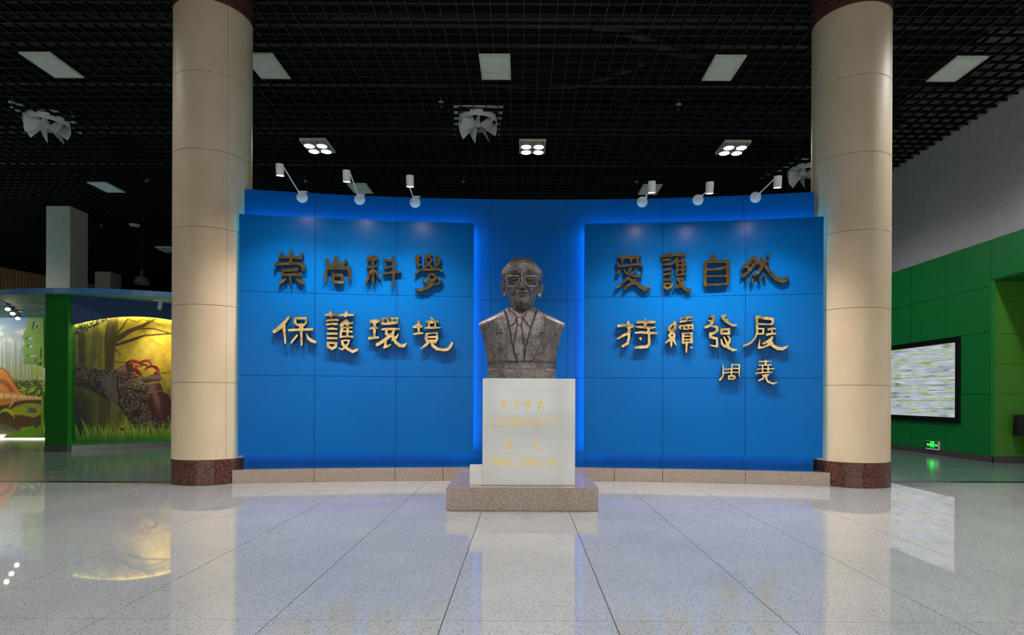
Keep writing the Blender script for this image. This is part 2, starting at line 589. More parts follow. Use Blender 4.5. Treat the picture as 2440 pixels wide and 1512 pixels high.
bx(GX, GX + 0.045, 10.886, 10.957, 0.116, 3.36).build('corner_post', M['post_green'], wall_right)
for j in range(5):
    bx(GX + 0.048, 9.42, 10.892, 10.9, OZ[j] + 0.003, OZ[j + 1] - 0.003).build('panel', M['olive'], wall_right)
bb = MB(); bb.box(GX - 0.006, GX + 0.02, 10.88, 17.6, 0, 0.116); bb.box(GX - 0.006, 9.42, 10.87, 10.9, 0, 0.116)
tag(bb.build('baseboard_right', M['dark_base']), kind='structure')

tag(bx(-27, 10, 33.6, 34, 0, 8.6).build('wall_back', M['dark_wall']), kind='structure')
tag(bx(-27.2, -27, -9, 34, 0, 8.6).build('wall_left', M['room_wall']), kind='structure')
# front wall, behind the viewer: a long band of windows
wf = MB()
wf.box(-27, 10, -9.3, -9, 0, 0.5); wf.box(-27, 10, -9.3, -9, 4.6, 8.6)
WX = [-9.0 + 2.6 * k for k in range(7)]
wf.box(-27, WX[0], -9.3, -9, 0.5, 4.6); wf.box(WX[-1], 10, -9.3, -9, 0.5, 4.6)
for x in WX[1:-1]: wf.box(x - 0.12, x + 0.12, -9.3, -9, 0.5, 4.6)
tag(wf.build('wall_front', M['room_wall']), kind='structure')
for k in range(6):
    x0, x1 = WX[k] + (0.12 if k else 0), WX[k + 1] - (0.12 if k < 5 else 0)
    wi = MB()
    wi.box(x0, x0 + 0.06, -9.2, -9.06, 0.5, 4.6); wi.box(x1 - 0.06, x1, -9.2, -9.06, 0.5, 4.6)
    wi.box(x0, x1, -9.2, -9.06, 0.5, 0.56); wi.box(x0, x1, -9.2, -9.06, 4.54, 4.6); wi.box(x0, x1, -9.19, -9.07, 2.5, 2.56)
    wi.box((x0 + x1) / 2 - 0.03, (x0 + x1) / 2 + 0.03, -9.19, -9.07, 0.5, 4.6)
    wo = tag(wi.build('window_%d' % (k + 1), M['frame_grey']), kind='structure')
    bx(x0 + 0.02, x1 - 0.02, -9.16, -9.13, 0.52, 4.58).build('pane', M['pane'], wo)

# ================================================================== COLUMNS
def column(x, y, seam, label):
    root = empty('round_column', (x, y, 0), 0, label, 'column', 'round stone columns beside the blue wall')
    MB().lathe([(0.484, 0.1), (0.484, 7.6)], 48).build('core', M['stone_joint'], root, sharp=30)
    base = MB().lathe([(0.492, 0.0), (0.497, 0.004), (0.497, 0.322), (0.493, 0.326)], 96)
    base.build('base_ring', M['granite'], root, sharp=30)
    zz = [0.327, 1.345, 2.363, 3.381, 4.399, 5.417, 6.36]
    mes = {}
    for j in range(6):
        for h in range(2):
            a0 = seam + h * PI + 0.0025
            H = zz[j + 1] - zz[j] - 0.005
            me = MB().lathe([(0.48, 0), (0.488, 0), (0.491, 0.003), (0.491, H - 0.003), (0.488, H), (0.48, H)], 48, None, False, a0, a0 + PI - 0.005)
            o = me.build('stone_shell', M['stone'], root, sharp=30)
            o.location = (0, 0, zz[j] + 0.0025)
    MB().lathe([(0.496, 6.362), (0.5, 6.366), (0.5, 7.6)], 96).build('cap_ring', M['granite'], root, sharp=30)
column(-4.29, 8.17, math.atan2(-8.17, 4.29) + 0.33, 'beige stone column with brown granite foot left of the blue wall')
column(4.54, 8.18, math.atan2(-8.18, -4.54) + 1.2, 'beige stone column with brown granite foot right of the blue wall')

# ================================================================== BLUE WALL
RW, RB, RP = 20.37, 20.21, 20.2
tw = lambda px, R=RW, py=490: arc_t(px, py, R)[0]
# plinth of tan granite blocks
plinth = empty('stone_plinth', (CX, 8.35, 0), 0, 'low curved tan granite plinth running along the foot of the blue wall', 'plinth')
pt = [arc_t(552.3, 1151.5, RP)[0], arc_t(747.5, 1149, RP)[0], arc_t(940.6, 1145.4, RP)[0], arc_t(1055.4, 1144.4, RP)[0]]
pt2 = [arc_t(1463.5, 1146.6, RP)[0], arc_t(1578.6, 1149, RP)[0], arc_t(1776.4, 1153, RP)[0], arc_t(1978.8, 1157.4, RP)[0]]
pts = pt + [(pt[-1] + pt2[0]) / 2] + pt2
for i in range(len(pts) - 1):
    o = MB().arc(pts[i] + 0.0001, pts[i + 1] - 0.0001, RP, RP + 0.3, 0.0, 0.178, 5).build('granite_block', M['tan_pale'], plinth, bevel=0.003)
    o.location = (-CX, -8.35, 0)
# back wall
bw = empty('blue_curved_wall', (CX, 8.45, 0.178), 0, 'tall concave freestanding wall of blue panels standing between the two round columns', 'wall')
OFF = (-CX, -8.45, -0.178)
wt = [tw(585), tw(750.5), tw(944), tw(1169.5), tw(1354), tw(1577.5), tw(1771), tw(1938)]
wz = [0.178, 0.387, 1.445, 2.557, 3.615, 3.985]
MB().arc(wt[0] + 0.0003, wt[-1] - 0.0003, RW + 0.012, RW + 0.12, 0.178, 3.975, 40).build('backing', M['joint'], bw).location = OFF
for i in range(7):
    for j in range(5):
        o = MB().arc(wt[i] + 0.00012, wt[i + 1] - 0.00012, RW, RW + 0.013, wz[j] + (0.0025 if j else 0), wz[j + 1] - 0.0025, 8).build('panel', M['blue'], bw)
        o.location = OFF
MB().arc(wt[0], wt[-1], RW - 0.002, RW + 0.14, 3.985, 4.0, 40).build('top_cap', M['blue'], bw).location = OFF
MB().arc(wt[0] - 0.0006, wt[0] + 0.0002, RW, RW + 0.12, 0.178, 3.985, 1).build('end_return', M['blue'], bw).location = OFF
MB().arc(wt[-1] - 0.0002, wt[-1] + 0.0006, RW, RW + 0.12, 0.178, 3.985, 1).build('end_return', M['blue'], bw).location = OFF

def board(pxs, label, inner_left):
    t = [arc_t(p, 700, RB)[0] for p in pxs]
    root = empty('sign_board', (*arc_xy((t[0] + t[-1]) / 2, RB), 0.375), 0, label, 'board', 'raised blue boards on the curved wall')
    off = tuple(-c for c in root.location)
    z = [0.375, 1.45, 2.579, 3.612]
    MB().arc(t[0] + 0.0002, t[-1] - 0.0002, RB + 0.013, RB + 0.03, z[0] + 0.003, z[-1] - 0.003, 24).build('backing', M['joint'], root).location = off
    for i in range(3):
        for j in range(3):
            o = MB().arc(t[i] + (0.00016 if i else 0), t[i + 1] - (0.00016 if i < 2 else 0), RB, RB + 0.014, z[j] + (0.0028 if j else 0), z[j + 1] - (0.0028 if j < 2 else 0), 8).build('panel', M['blue'], root)
            o.location = off
    kin, kout = ('strip_inner', 'strip_outer')
    ks = ('strip_top', 'strip_bottom') + ((kin, kout) if inner_left else (kout, kin))
    for (ta, tb, za, zb), km in zip(((t[0] + 0.002, t[-1] - 0.002, z[-1] - 0.085, z[-1] - 0.07),
                             (t[0] + 0.002, t[-1] - 0.002, z[0] + 0.07, z[0] + 0.085),
                             (t[0] + 0.0034, t[0] + 0.0042, z[0] + 0.06, z[-1] - 0.06),
                             (t[-1] - 0.0042, t[-1] - 0.0034, z[0] + 0.06, z[-1] - 0.06)), ks):
        o = MB().arc(ta, tb, RB + 0.06, RB + 0.072, za, zb, 12 if tb - ta > 0.01 else 1).build('light_strip', M[km], root)
        o.location = off
    for tt in (t[0] + 0.012, t[1], t[2], t[-1] - 0.012):     # stand-off brackets that carry the board
        o = MB().arc(tt - 0.0008, tt + 0.0008, RB + 0.03, RW, 1.9, 2.0, 1).build('stand_off', M['steel'], root)
        o.location = off
board([569, 750.5, 944.5, 1129], 'raised blue board with gold characters on the left half of the curved wall', False)
board([1392, 1580, 1776.5, 1962], 'raised blue board with gold characters and a signature on the right half', True)

# ================================================================== CONTOURED LETTERING
def sdf_union(strokes, X, Y, k):
    best = np.full(X.shape, 1e9)
    for st in strokes:
        if len(st) == 1: st = [st[0], st[0]]
        for (x0, y0, r0), (x1, y1, r1) in zip(st[:-1], st[1:]):
            dx, dy = x1 - x0, y1 - y0
            L = dx * dx + dy * dy + 1e-9
            t = np.clip(((X - x0) * dx + (Y - y0) * dy) / L, 0, 1)
            d = np.hypot(X - x0 - t * dx, Y - y0 - t * dy) - (r0 + (r1 - r0) * t)
            if k > 0:
                h = np.clip(0.5 + 0.5 * (d - best) / k, 0, 1)
                best = d * (1 - h) + best * h - k * h * (1 - h)
            else:
                best = np.minimum(best, d)
    return best

def contours(strokes, holes=(), step=7.0, k=12.0):
    allp = [p for st in strokes for p in st]
    x0 = min(p[0] - p[2] for p in allp) - 3 * step; x1 = max(p[0] + p[2] for p in allp) + 3 * step
    y0 = min(p[1] - p[2] for p in allp) - 3 * step; y1 = max(p[1] + p[2] for p in allp) + 3 * step
    nx, ny = int((x1 - x0) / step) + 2, int((y1 - y0) / step) + 2
    gx, gy = x0 + np.arange(nx) * step, y0 + np.arange(ny) * step
    X, Y = np.meshgrid(gx, gy)
    D = sdf_union(strokes, X, Y, k)
    for (hx, hy, hr) in holes:
        D = np.maximum(D, hr - np.hypot(X - hx, Y - hy))
    D = np.where(np.abs(D) < 1e-6, 1e-6, D)
    ins = D < 0
    code = ins[:-1, :-1] * 1 + ins[:-1, 1:] * 2 + ins[1:, 1:] * 4 + ins[1:, :-1] * 8
    cells = np.argwhere((code > 0) & (code < 15))
    E = {0: ((0, 0), (0, 1)), 1: ((0, 1), (1, 1)), 2: ((1, 0), (1, 1)), 3: ((0, 0), (1, 0))}
    T = {1: [(3, 0)], 2: [(0, 1)], 3: [(3, 1)], 4: [(1, 2)], 5: [(3, 2), (1, 0)], 6: [(0, 2)], 7: [(3, 2)], 8: [(2, 3)], 9: [(2, 0)],
         10: [(0, 3), (2, 1)], 11: [(2, 1)], 12: [(1, 3)], 13: [(1, 0)], 14: [(0, 3)]}
    nxt, pos = {}, {}
    def key(j, i, e):
        (a, b), (c, d) = E[e]
        return (j + a, i + b, j + c, i + d)
    for j, i in cells:
        for a, b in T[int(code[j, i])]:
            ka, kb = key(j, i, a), key(j, i, b)
            nxt.setdefault(ka, []).append(kb)
            for kk in (ka, kb):
                if kk not in pos:
                    d0, d1 = D[kk[0], kk[1]], D[kk[2], kk[3]]
                    t = d0 / (d0 - d1)
                    pos[kk] = (x0 + step * (kk[1] + (kk[3] - kk[1]) * t), y0 + step * (kk[0] + (kk[2] - kk[0]) * t))
    loops = []
    while nxt:
        s = next(iter(nxt)); cur, lp = s, []
        while cur in nxt:
            lp.append(pos[cur])
            q = nxt[cur]
            n2 = q.pop()
            if not q: del nxt[cur]
            cur = n2
            if cur == s: break
        if len(lp) >= 6: loops.append(lp)
    return loops

def thin(lp, tol):
    pts = np.array(lp)
    n = len(pts)
    far = int(np.argmax(np.hypot(*(pts - pts[0]).T)))
    def dp(a, b):
        if b <= a + 1: return []
        p, q = pts[a], pts[b % n]
        d = q - p
        L = math.hypot(*d) + 1e-9
        seg = pts[a + 1:b] - p
        dist = np.abs(seg[:, 0] * d[1] - seg[:, 1] * d[0]) / L
        m = int(np.argmax(dist))
        if dist[m] < tol: return []
        m += a + 1
        return dp(a, m) + [m] + dp(m, b)
    idx = [0] + dp(0, far) + [far] + dp(far, n)
    return pts[idx]

def relief(name, loops, fn, thick, mat, bevel=0.0):
    """closed outlines (with holes) -> one extruded mesh; fn maps outline units to local metres"""
    cu = bpy.data.curves.new(name, 'CURVE')
    cu.dimensions = '2D'
    cu.fill_mode = 'BOTH'
    cu.extrude = thick / 2 - bevel
    cu.bevel_depth = bevel
    cu.bevel_resolution = 0
    cu.offset = -bevel
    for lp in loops:
        sp = cu.splines.new('POLY')
        sp.points.add(len(lp) - 1)
        for p, (x, y) in zip(sp.points, lp):
            u, v = fn(x, y)
            p.co = (u, v, 0, 1)
        sp.use_cyclic_u = True
    ob = bpy.data.objects.new(name, cu)
    COL.objects.link(ob)
    dg = bpy.context.evaluated_depsgraph_get()
    me = bpy.data.meshes.new_from_object(ob.evaluated_get(dg))
    bpy.data.objects.remove(ob)
    bpy.data.curves.remove(cu)
    me.materials.clear()
    me.materials.append(mat)
    me.name = name
    return me
# every character: strokes as chains of (x, y, half width) read off the sign
CH_A = (640, 580, 11.0909)
CH_B = (850, 580, 11.0909)
CH_C = (640, 730, 11.0909)
CH_D = (860, 730, 10.6087)
CH_E = (1450, 580, 11.0909)
CH_F = (1660, 580, 10.6087)
CH_G = (1455, 740, 11.0909)
CH_H = (1665, 740, 11.0909)
CH_I = (1700, 840, 14.353)
def P(s):
    out = []
    for ch in s.strip().split('|'):
        out.append([tuple(float(q) for q in p.split(',')) for p in ch.split()])
    return out
CHARS = [
('崇', CH_A, 'first of the upper row on the left board', """280,360,32 580,352,36 840,372,44|345,252,36 310,340,48|590,206,46 588,340,55|880,256,28 840,360,46|583,450,50 583,520,52|235,500,36 190,580,40 165,680,18|240,530,42 400,535,38 640,518,38 830,530,45 915,590,60 915,680,48 890,712,20|380,700,42 600,695,38 740,680,50 715,662,36|380,700,40 365,800,36|360,830,36 560,820,36 825,820,52|555,840,40 580,960,24 592,1100,14|445,930,36 370,980,42 285,1055,30|750,938,40 840,985,56 905,1045,42""", ()),
('尚', CH_A, 'second of the upper row on the left board', """1535,430,46 1600,520,50 1690,630,60|1773,388,64 1785,560,52|2035,447,42 1960,530,45 1900,620,60|1520,672,34 1640,640,46 1840,625,66 2000,640,48 2140,642,42|1530,690,45 1513,800,38 1500,980,33|2120,680,52 2140,800,42 2150,958,36|1703,795,26 1704,900,38 1720,1000,40|1710,832,42 1920,833,46|1945,850,42 1948,1010,40|1725,1012,42 1942,1022,44""", ()),
('科', CH_B, 'third of the upper row on the left board', """310,400,60 400,378,76 490,378,74|420,440,34 425,600,38 430,1000,34 447,1090,16|270,635,30 330,615,36 430,600,30 535,603,24|370,720,34 320,850,30 245,1040,34|490,720,32 550,830,32 615,950,16|703,368,16 760,440,32 850,455,32 960,455,30|700,608,18 740,635,34 830,625,30 950,590,25|692,790,32 850,770,30 1000,750,32 1163,750,26|962,340,34 965,600,40 968,750,40 970,1100,32 978,1178,14""", ()),
('學', CH_B, 'fourth of the upper row on the left board', """1600,350,46 1590,450,46 1640,575,40|1600,338,34 1675,330,28|1620,425,24 1680,425,24|1640,562,38 1700,550,26|1825,290,20 1880,332,46 1950,302,30 1970,272,16|1855,352,34 1800,415,32 1860,490,34 1940,570,36 2000,640,28|1930,362,30 1985,430,28 1940,500,34 1860,570,34 1795,635,24|2090,335,22 2140,340,32 2185,400,32 2165,500,38 2095,570,36|2080,428,28 2130,430,28|2060,552,22 2095,580,28|1540,830,16 1590,740,36 1680,690,34 1900,685,34 2150,675,35 2240,720,35 2260,750,14|1905,828,34 1960,800,30 2050,830,38 2090,890,40 2040,960,42 1990,1000,45|1890,840,30 1910,910,32 1970,970,40|1990,1000,48 1970,1080,50 1860,1170,48 1700,1220,44 1560,1205,26|1735,870,16 1770,950,26 1850,1030,38 1960,1070,45|2225,960,32 2150,1050,36 2050,1070,40""", ()),
('保', CH_C, 'first of the lower row on the left board', """550,252,34 440,400,45 350,500,60 240,600,58 150,655,52|400,490,50 410,620,44 430,800,32 440,952,34|700,302,36 850,312,36 990,307,32|700,310,36 700,430,40 770,482,35|990,312,34 985,430,34 930,490,35|770,482,36 920,486,38|860,490,62 860,600,56|540,620,36 850,610,38 1150,600,40|862,640,42 868,800,32 872,1010,32|750,762,32 600,950,36|1000,720,20 1050,840,42 1140,905,45 1232,935,42""", ()),
('護', CH_C, 'second of the lower row on the left board', """1510,220,35 1660,215,42 1840,230,28 2050,220,38 2225,217,35 2265,190,14|1635,150,42 1650,250,46 1650,282,16|2050,150,42 2030,240,48 2030,272,16|1540,370,32 1650,350,36 1830,355,34|1540,475,34 1680,455,34 1815,460,34|1570,587,32 1680,580,34 1800,592,28|1555,713,34 1800,715,34|1560,832,34 1800,837,34|1560,960,34 1575,1050,42 1680,1110,42 1770,1060,42 1785,970,38 1680,958,34 1560,960,34|2040,370,36 1960,430,42 1890,490,24|2060,370,36 2120,430,28|1950,480,48 1930,600,42 1908,700,34 1900,800,34|2090,450,42 2090,600,34 2085,700,32 2085,790,30|1950,457,28 2090,450,38 2220,440,28|1930,557,28 2090,550,32 2200,555,26|1930,650,26 2090,650,30 2200,665,30|1900,800,32 2080,785,28 2215,797,34|1940,905,28 2030,890,24 2130,895,28|1935,910,30 1960,990,42 2020,1060,45 2110,1130,42 2220,1185,46 2320,1150,40 2370,1105,16|2125,910,28 2095,990,28 2030,1060,40 1940,1135,28 1855,1095,20""", ()),
('環', CH_D, 'third of the lower row on the left board', """265,375,50 380,375,54 440,363,44|345,430,40 345,550,46 340,680,34 335,770,36|235,545,38 345,532,42 440,545,18|210,800,40 320,785,36 440,780,32|560,300,32 740,305,32 928,284,20|560,440,30 740,432,32 905,415,26|545,330,32 542,430,32|925,300,20 915,410,26|600,370,60 860,355,70|525,575,26 640,570,36 800,565,36 970,570,28|650,590,36 640,690,40 720,720,38 790,700,38 830,610,36|760,720,46 660,800,46 540,890,46 412,960,48|620,860,38 620,950,34 590,1035,30|582,1038,24 680,1000,36 755,960,18|800,690,36 820,800,44 880,900,42 980,985,44 1080,990,46 1150,925,16|950,695,16 890,780,36 830,830,38 780,850,20""", ((620, 360, 42), (738, 345, 29), (857, 345, 29))),
('境', CH_D, 'last of the lower row on the left board', """1462,385,42 1462,480,42|1335,512,34 1400,500,48 1462,490,50 1540,505,32|1460,500,38 1460,640,30|1335,697,26 1460,672,38 1560,672,26|1785,285,28 1810,370,56 1850,370,48|1655,378,30 1780,385,46 1955,375,24|1720,430,24 1720,520,26|1880,440,22 1875,520,24|1610,540,22 1800,537,34 2010,530,18|1680,682,26 1920,662,26|1660,692,36 1650,800,40 1680,895,35|1925,692,28 1925,820,32 1880,905,32|1665,772,28 1920,767,30|1680,858,26 1790,865,38 1900,858,28|1700,920,38 1620,985,38 1515,1060,20|1790,900,44 1820,990,42 1930,1070,44 2080,1095,36 2190,1080,44 2260,1010,42 2303,920,32""", ()),
('愛', CH_E, 'first of the upper row on the right board', """300,350,48 500,350,50 700,355,42 865,330,16|370,400,42 360,530,12|605,390,50 585,505,14|770,380,46 765,500,20|235,500,28 270,580,36 400,595,30 560,565,34 700,545,32 850,545,34 895,590,32 885,660,12|325,690,12 270,745,54 225,810,20|600,650,30 545,715,34|730,682,32 670,770,32|410,685,18 440,750,28 560,810,34 700,860,38 800,870,36 860,830,34 880,790,16|535,860,12 510,910,40 400,1010,34 290,1100,34 195,1190,20|560,930,38 640,1010,56 740,1040,48 850,1140,52 960,1200,58 1050,1180,44 1110,1120,10|720,930,12 680,980,44 600,1050,42 480,1130,36 430,1200,36""", ()),
('護', CH_E, 'second of the upper row on the right board', """1400,345,36 1460,320,42 1620,310,36 1800,300,32 1940,300,42 2058,270,8|1625,225,14 1620,300,42 1610,340,16|1945,195,12 1925,290,48 1925,350,14|1440,437,34 1620,415,36|1455,550,32 1640,535,38|1480,690,34 1660,665,34|1475,815,32 1650,790,34|1470,950,34 1655,945,36|1470,1060,36 1490,1150,40 1560,1190,42 1640,1150,40 1690,1070,28 1580,1050,32 1470,1062,30|1840,365,22 1780,440,42 1700,530,26|1812,470,44 1812,640,34 1802,830,34|1965,390,28 1965,600,36 1955,810,34|1820,465,36 2030,445,26|1820,570,28 2060,560,26|1820,692,30 2050,682,28|1800,832,28 1950,812,28 2060,800,22|1830,930,40 1960,930,40|1830,940,42 1890,1000,44 1910,1080,46|1975,930,32 1950,1060,44 1880,1110,44 1790,1150,40|1930,1090,44 2010,1180,46 2110,1240,46 2190,1170,12""", ((1922, 978, 19),)),
('自', CH_F, 'third of the upper row on the right board', """435,290,36 400,390,56 330,440,40|450,300,30 468,420,32|225,482,45 220,700,42 213,1000,42 218,1078,22|790,450,46 787,700,50 793,980,46|250,450,34 500,450,38 790,445,42|250,662,26 480,657,32 750,592,40|240,826,24 750,812,26|220,1042,34 500,1036,32 790,1010,34""", ()),
('然', CH_F, 'last of the upper row on the right board', """1450,370,54 1500,390,48 1480,480,48 1400,600,40 1300,730,42 1170,815,45|1430,360,50 1340,480,44 1240,550,48 1172,620,38|1300,570,48 1330,660,42|1500,490,36 1640,490,48 1740,440,38 1815,430,34|1660,330,20 1660,450,52 1640,600,46 1540,740,46 1440,800,32|1720,520,42 1790,640,40 1900,770,46 2020,880,58 2150,935,60 2260,900,50 2320,840,20|1825,300,42 1815,340,16|1280,870,26 1260,960,30|1425,910,42 1420,1010,24|1600,870,36 1615,950,32|1720,790,38 1740,860,34""", ((1425, 437, 22), (1328, 560, 18))),
('持', CH_G, 'first of the lower row on the right board', """205,400,42 330,390,40 480,400,54 580,402,42 520,450,28|465,275,26 470,400,54 490,500,40|530,520,24 470,580,40 340,650,38 190,735,28|475,570,46 485,700,36 450,860,40 322,935,38|710,305,42 920,300,42 1160,300,42|920,210,22 920,330,46 900,420,36|680,427,34 900,430,38 1080,450,34 1190,435,18|660,580,30 780,570,36 1000,580,42 1215,592,34|1000,480,38 1015,650,36 1020,880,40 960,950,42 800,960,45 660,970,34|790,735,44 790,780,16""", ()),
('續', CH_G, 'second of the lower row on the right board', """1690,285,26 1670,350,50|1640,350,30 1550,450,38 1550,500,42 1600,530,46 1690,480,46 1712,400,38 1695,320,40|1640,545,46|1590,590,42 1555,650,40 1600,720,42 1670,712,42 1685,630,36 1650,580,42|1560,762,38 1455,845,22|1600,740,38 1602,900,32 1604,960,16|1660,760,38 1728,895,22|1830,222,22 1920,180,26 2010,180,30 2120,160,38 2165,160,20|2000,115,12 2005,190,36 2010,240,26|1840,290,30 2000,265,30 2180,250,14|1850,432,62 2000,432,76 2130,420,70|2175,345,16 2178,510,20|1900,600,28 2160,590,24|1910,600,32 1910,850,34|2140,600,38 2140,830,42|1910,672,22 2140,667,22|1910,762,24 2140,760,22|1900,850,30 2020,840,30 2170,820,22|2010,830,36 2000,1090,26|2130,935,12 2130,965,26|2110,977,18 2160,977,18""", ((1890, 455, 27), (2003, 438, 26), (2113, 428, 27))),
('發', CH_H, 'third of the lower row on the right board', """300,142,34 390,152,40 390,230,44 340,330,44 270,400,38 172,440,36|250,260,24 330,270,34|580,147,16 660,150,46 710,112,26|620,180,30 700,260,42 800,330,36 900,385,32 980,380,26 1010,348,10|770,240,32 720,270,44|330,410,24 480,422,34 490,520,42 420,580,38 310,612,44 310,690,46 400,720,38 480,730,36 485,850,34 480,940,34 400,930,28 300,907,18|600,495,36 800,490,36 800,600,36 600,600,36 600,495,36|595,762,28 620,870,36 680,940,38 740,940,38|665,692,22 720,790,30 760,900,44 790,980,42 900,1030,42 998,1030,24|775,672,24 825,740,30 810,830,34 760,900,40""", ()),
('展', CH_H, 'last of the lower row on the right board', """1540,162,44 1740,190,46 1950,217,42|1965,222,36 1950,330,34|1560,345,28 1750,357,24 1930,355,30|1535,172,42 1540,350,38 1545,560,34 1500,700,22 1390,830,32 1280,890,28 1180,920,24|1580,472,26 1720,477,26|1708,480,32 1700,600,32|1560,610,26 1710,607,24|1840,495,36 1940,470,30 2022,470,28|1935,490,24 1935,590,26|1800,630,36 1930,605,32 2030,605,28|1617,742,12 1600,860,24 1590,970,38 1700,965,26 1820,912,32 1900,870,44|1940,700,34 1880,790,58 1780,835,36 1700,870,28|1900,820,52 1960,920,46 2080,990,50 2200,1005,46 2310,960,34 2355,910,12""", ()),
('周', CH_I, 'left small character of the signature under the right-hand rows', """325,430,32 335,560,30 335,660,32 325,780,30 290,850,34 220,918,42|350,567,26 480,560,24 600,552,30|630,402,26 750,405,20 890,412,26|890,420,28 880,600,30 875,720,26 905,840,18|630,410,28 625,600,32 615,740,30|640,540,24 870,540,26|350,690,28 600,667,26 870,662,24|520,800,34 700,790,36 735,840,38 690,890,34 520,895,32 520,800,34""", ()),
('堯', CH_I, 'right small character of the signature under the right-hand rows', """1790,235,20 1790,300,48 1785,400,38|1545,300,24 1790,292,28 1998,285,12|1560,430,28 1790,420,26 1980,410,26|1680,440,30 1680,660,30|1870,430,30 1870,660,32|1490,565,24 1680,545,22 1870,550,24 2075,545,24|1440,705,28 1680,677,28 1870,667,26 2012,665,24|1670,775,28 1800,762,36 1918,740,22|1740,790,36 1700,880,34 1552,950,36|1810,780,40 1810,900,36 1880,1000,40 2040,1055,38 2190,1005,20""", ()),
]
LT = 0.05
for ch, (ox, oy, sc), where, data, holes in CHARS:
    st = P(data)
    loops = [thin(lp, 1.6) for lp in contours(st, holes)]
    allx = [p[0] for s in st for p in s]; ally = [p[1] for s in st for p in s]
    cpx, cpy = ox + (min(allx) + max(allx)) / 2 / sc, oy + (min(ally) + max(ally)) / 2 / sc
    RF = RB - 0.018 - LT                        # front face of the letter
    t, Yc, Zc = arc_t(cpx, cpy, RF)
    C3 = Vector((*arc_xy(t, RF), Zc))
    T = Vector((math.cos(t), -math.sin(t), 0)); N = Vector((-math.sin(t), -math.cos(t), 0)); E3 = Vector((0, 0, EYE))
    def fn(x, y):
        r, u = ray(ox + x / sc, oy + y / sc)
        d = Vector((r, 1, u))
        q = E3 + d * ((C3 - E3).dot(N) / d.dot(N)) - C3
        return q.dot(T), q.z
    me = relief('gold_character', loops, fn, LT, M['brass'], 0.003)
    m = Matrix(((T.x, 0, N.x, 0), (T.y, 0, N.y, 0), (0, 1, N.z, 0), (0, 0, 0, 1)))
    m.translation = C3 - N * (LT / 2)
    o = bpy.data.objects.new('gold_character', me)
    o.matrix_world = m
    COL.objects.link(o)
    tag(o, 'raised gold character %s, %s' % (ch, where), 'character', 'gold characters on the blue boards')
    # short studs that hold the character off the board
    big = sorted([p for s in st for p in s], key=lambda p: -p[2])[:2]
    for (x, y, r) in big:
        u, v = fn(x, y)
        MB().lathe([(0.006, -0.024), (0.006, 0.001)], 8, Matrix.Translation((u, v, -LT / 2))).build('stud', M['steel'], o)

# ================================================================== PEDESTAL AND BASE
PF = 6.21
base = MB().box(-0.775, 0.79, 6.066, 7.54, 0.0, 0.242).build('granite_slab', M['tan'], None, bevel=0.006)
tag(base, 'low tan speckled granite block on the floor under the white pedestal', 'slab')
ped = empty('marble_pedestal', (0, 6.7, 0.242), 0, 'white marble pedestal with gilt lettering carrying the bronze bust', 'pedestal')
px0, px1, pxs, pzt, pzs = -0.548, 0.561, -0.416, 1.369, 0.459
blk = MB().box(pxs, px1, PF - 6.7, PF - 6.7 + 1.12, 0, pzt - 0.242)
blk.build('block', M['marble'], ped, bevel=0.006)
bx(px0, pxs + 0.0005, PF - 6.7, PF - 6.7 + 0.035, 0, pzs - 0.242).build('side_slab', M['marble'], ped, bevel=0.003)
HZ = {'昆': """290,105,8 295,165,8|285,105,8 370,105,9 365,170,8|300,138,5 360,135,5|300,168,6 365,165,6|295,195,8 285,270,9 335,245,6|290,225,6 330,215,6|355,190,8 350,260,9 375,280,9 405,275,11 402,235,5|395,205,6 355,230,6""",
'虫': """578,95,8 578,255,8|540,155,8 545,200,7|540,160,7 625,145,8 615,190,7|545,200,6 615,192,6|535,265,9 630,240,8|620,235,6 640,270,11""",
'学': """785,115,6 795,135,9|820,95,6 828,115,9|862,95,8 840,125,6|760,165,7 755,190,11|765,175,6 885,150,8 870,180,7|795,190,6 850,180,6 825,215,6|775,240,8 885,228,8|825,215,6 832,290,8 800,285,6""",
'家': """1065,80,6 1072,100,10|1020,150,7 1012,180,10|1025,150,6 1130,125,8 1115,150,7|1045,180,6 1110,165,6|1085,170,7 1020,230,6|1055,205,6 1080,240,8 1070,295,8 1050,290,5|1065,225,5 1015,260,5|1075,255,5 1025,295,5|1120,195,6 1085,225,6 1120,260,9 1150,268,5""",
'周': """405,935,7 400,1030,8 370,1090,5|405,935,7 500,930,8 498,1100,8 475,1090,6|425,970,5 475,965,5|448,945,5 448,1010,5|420,1005,5 478,1000,5|425,1035,6 428,1070,6|425,1035,6 470,1030,6 465,1070,6|428,1070,5 468,1068,5""",
'尧': """970,920,5 990,975,8 1040,1020,9 1060,1020,4|955,975,7 1020,945,7|1040,965,7 970,1010,6|945,1040,7 1060,1020,7|985,1035,7 975,1080,7 935,1105,6|1015,1035,8 1010,1100,8 1045,1115,9 1075,1105,9 1070,1075,5"""}
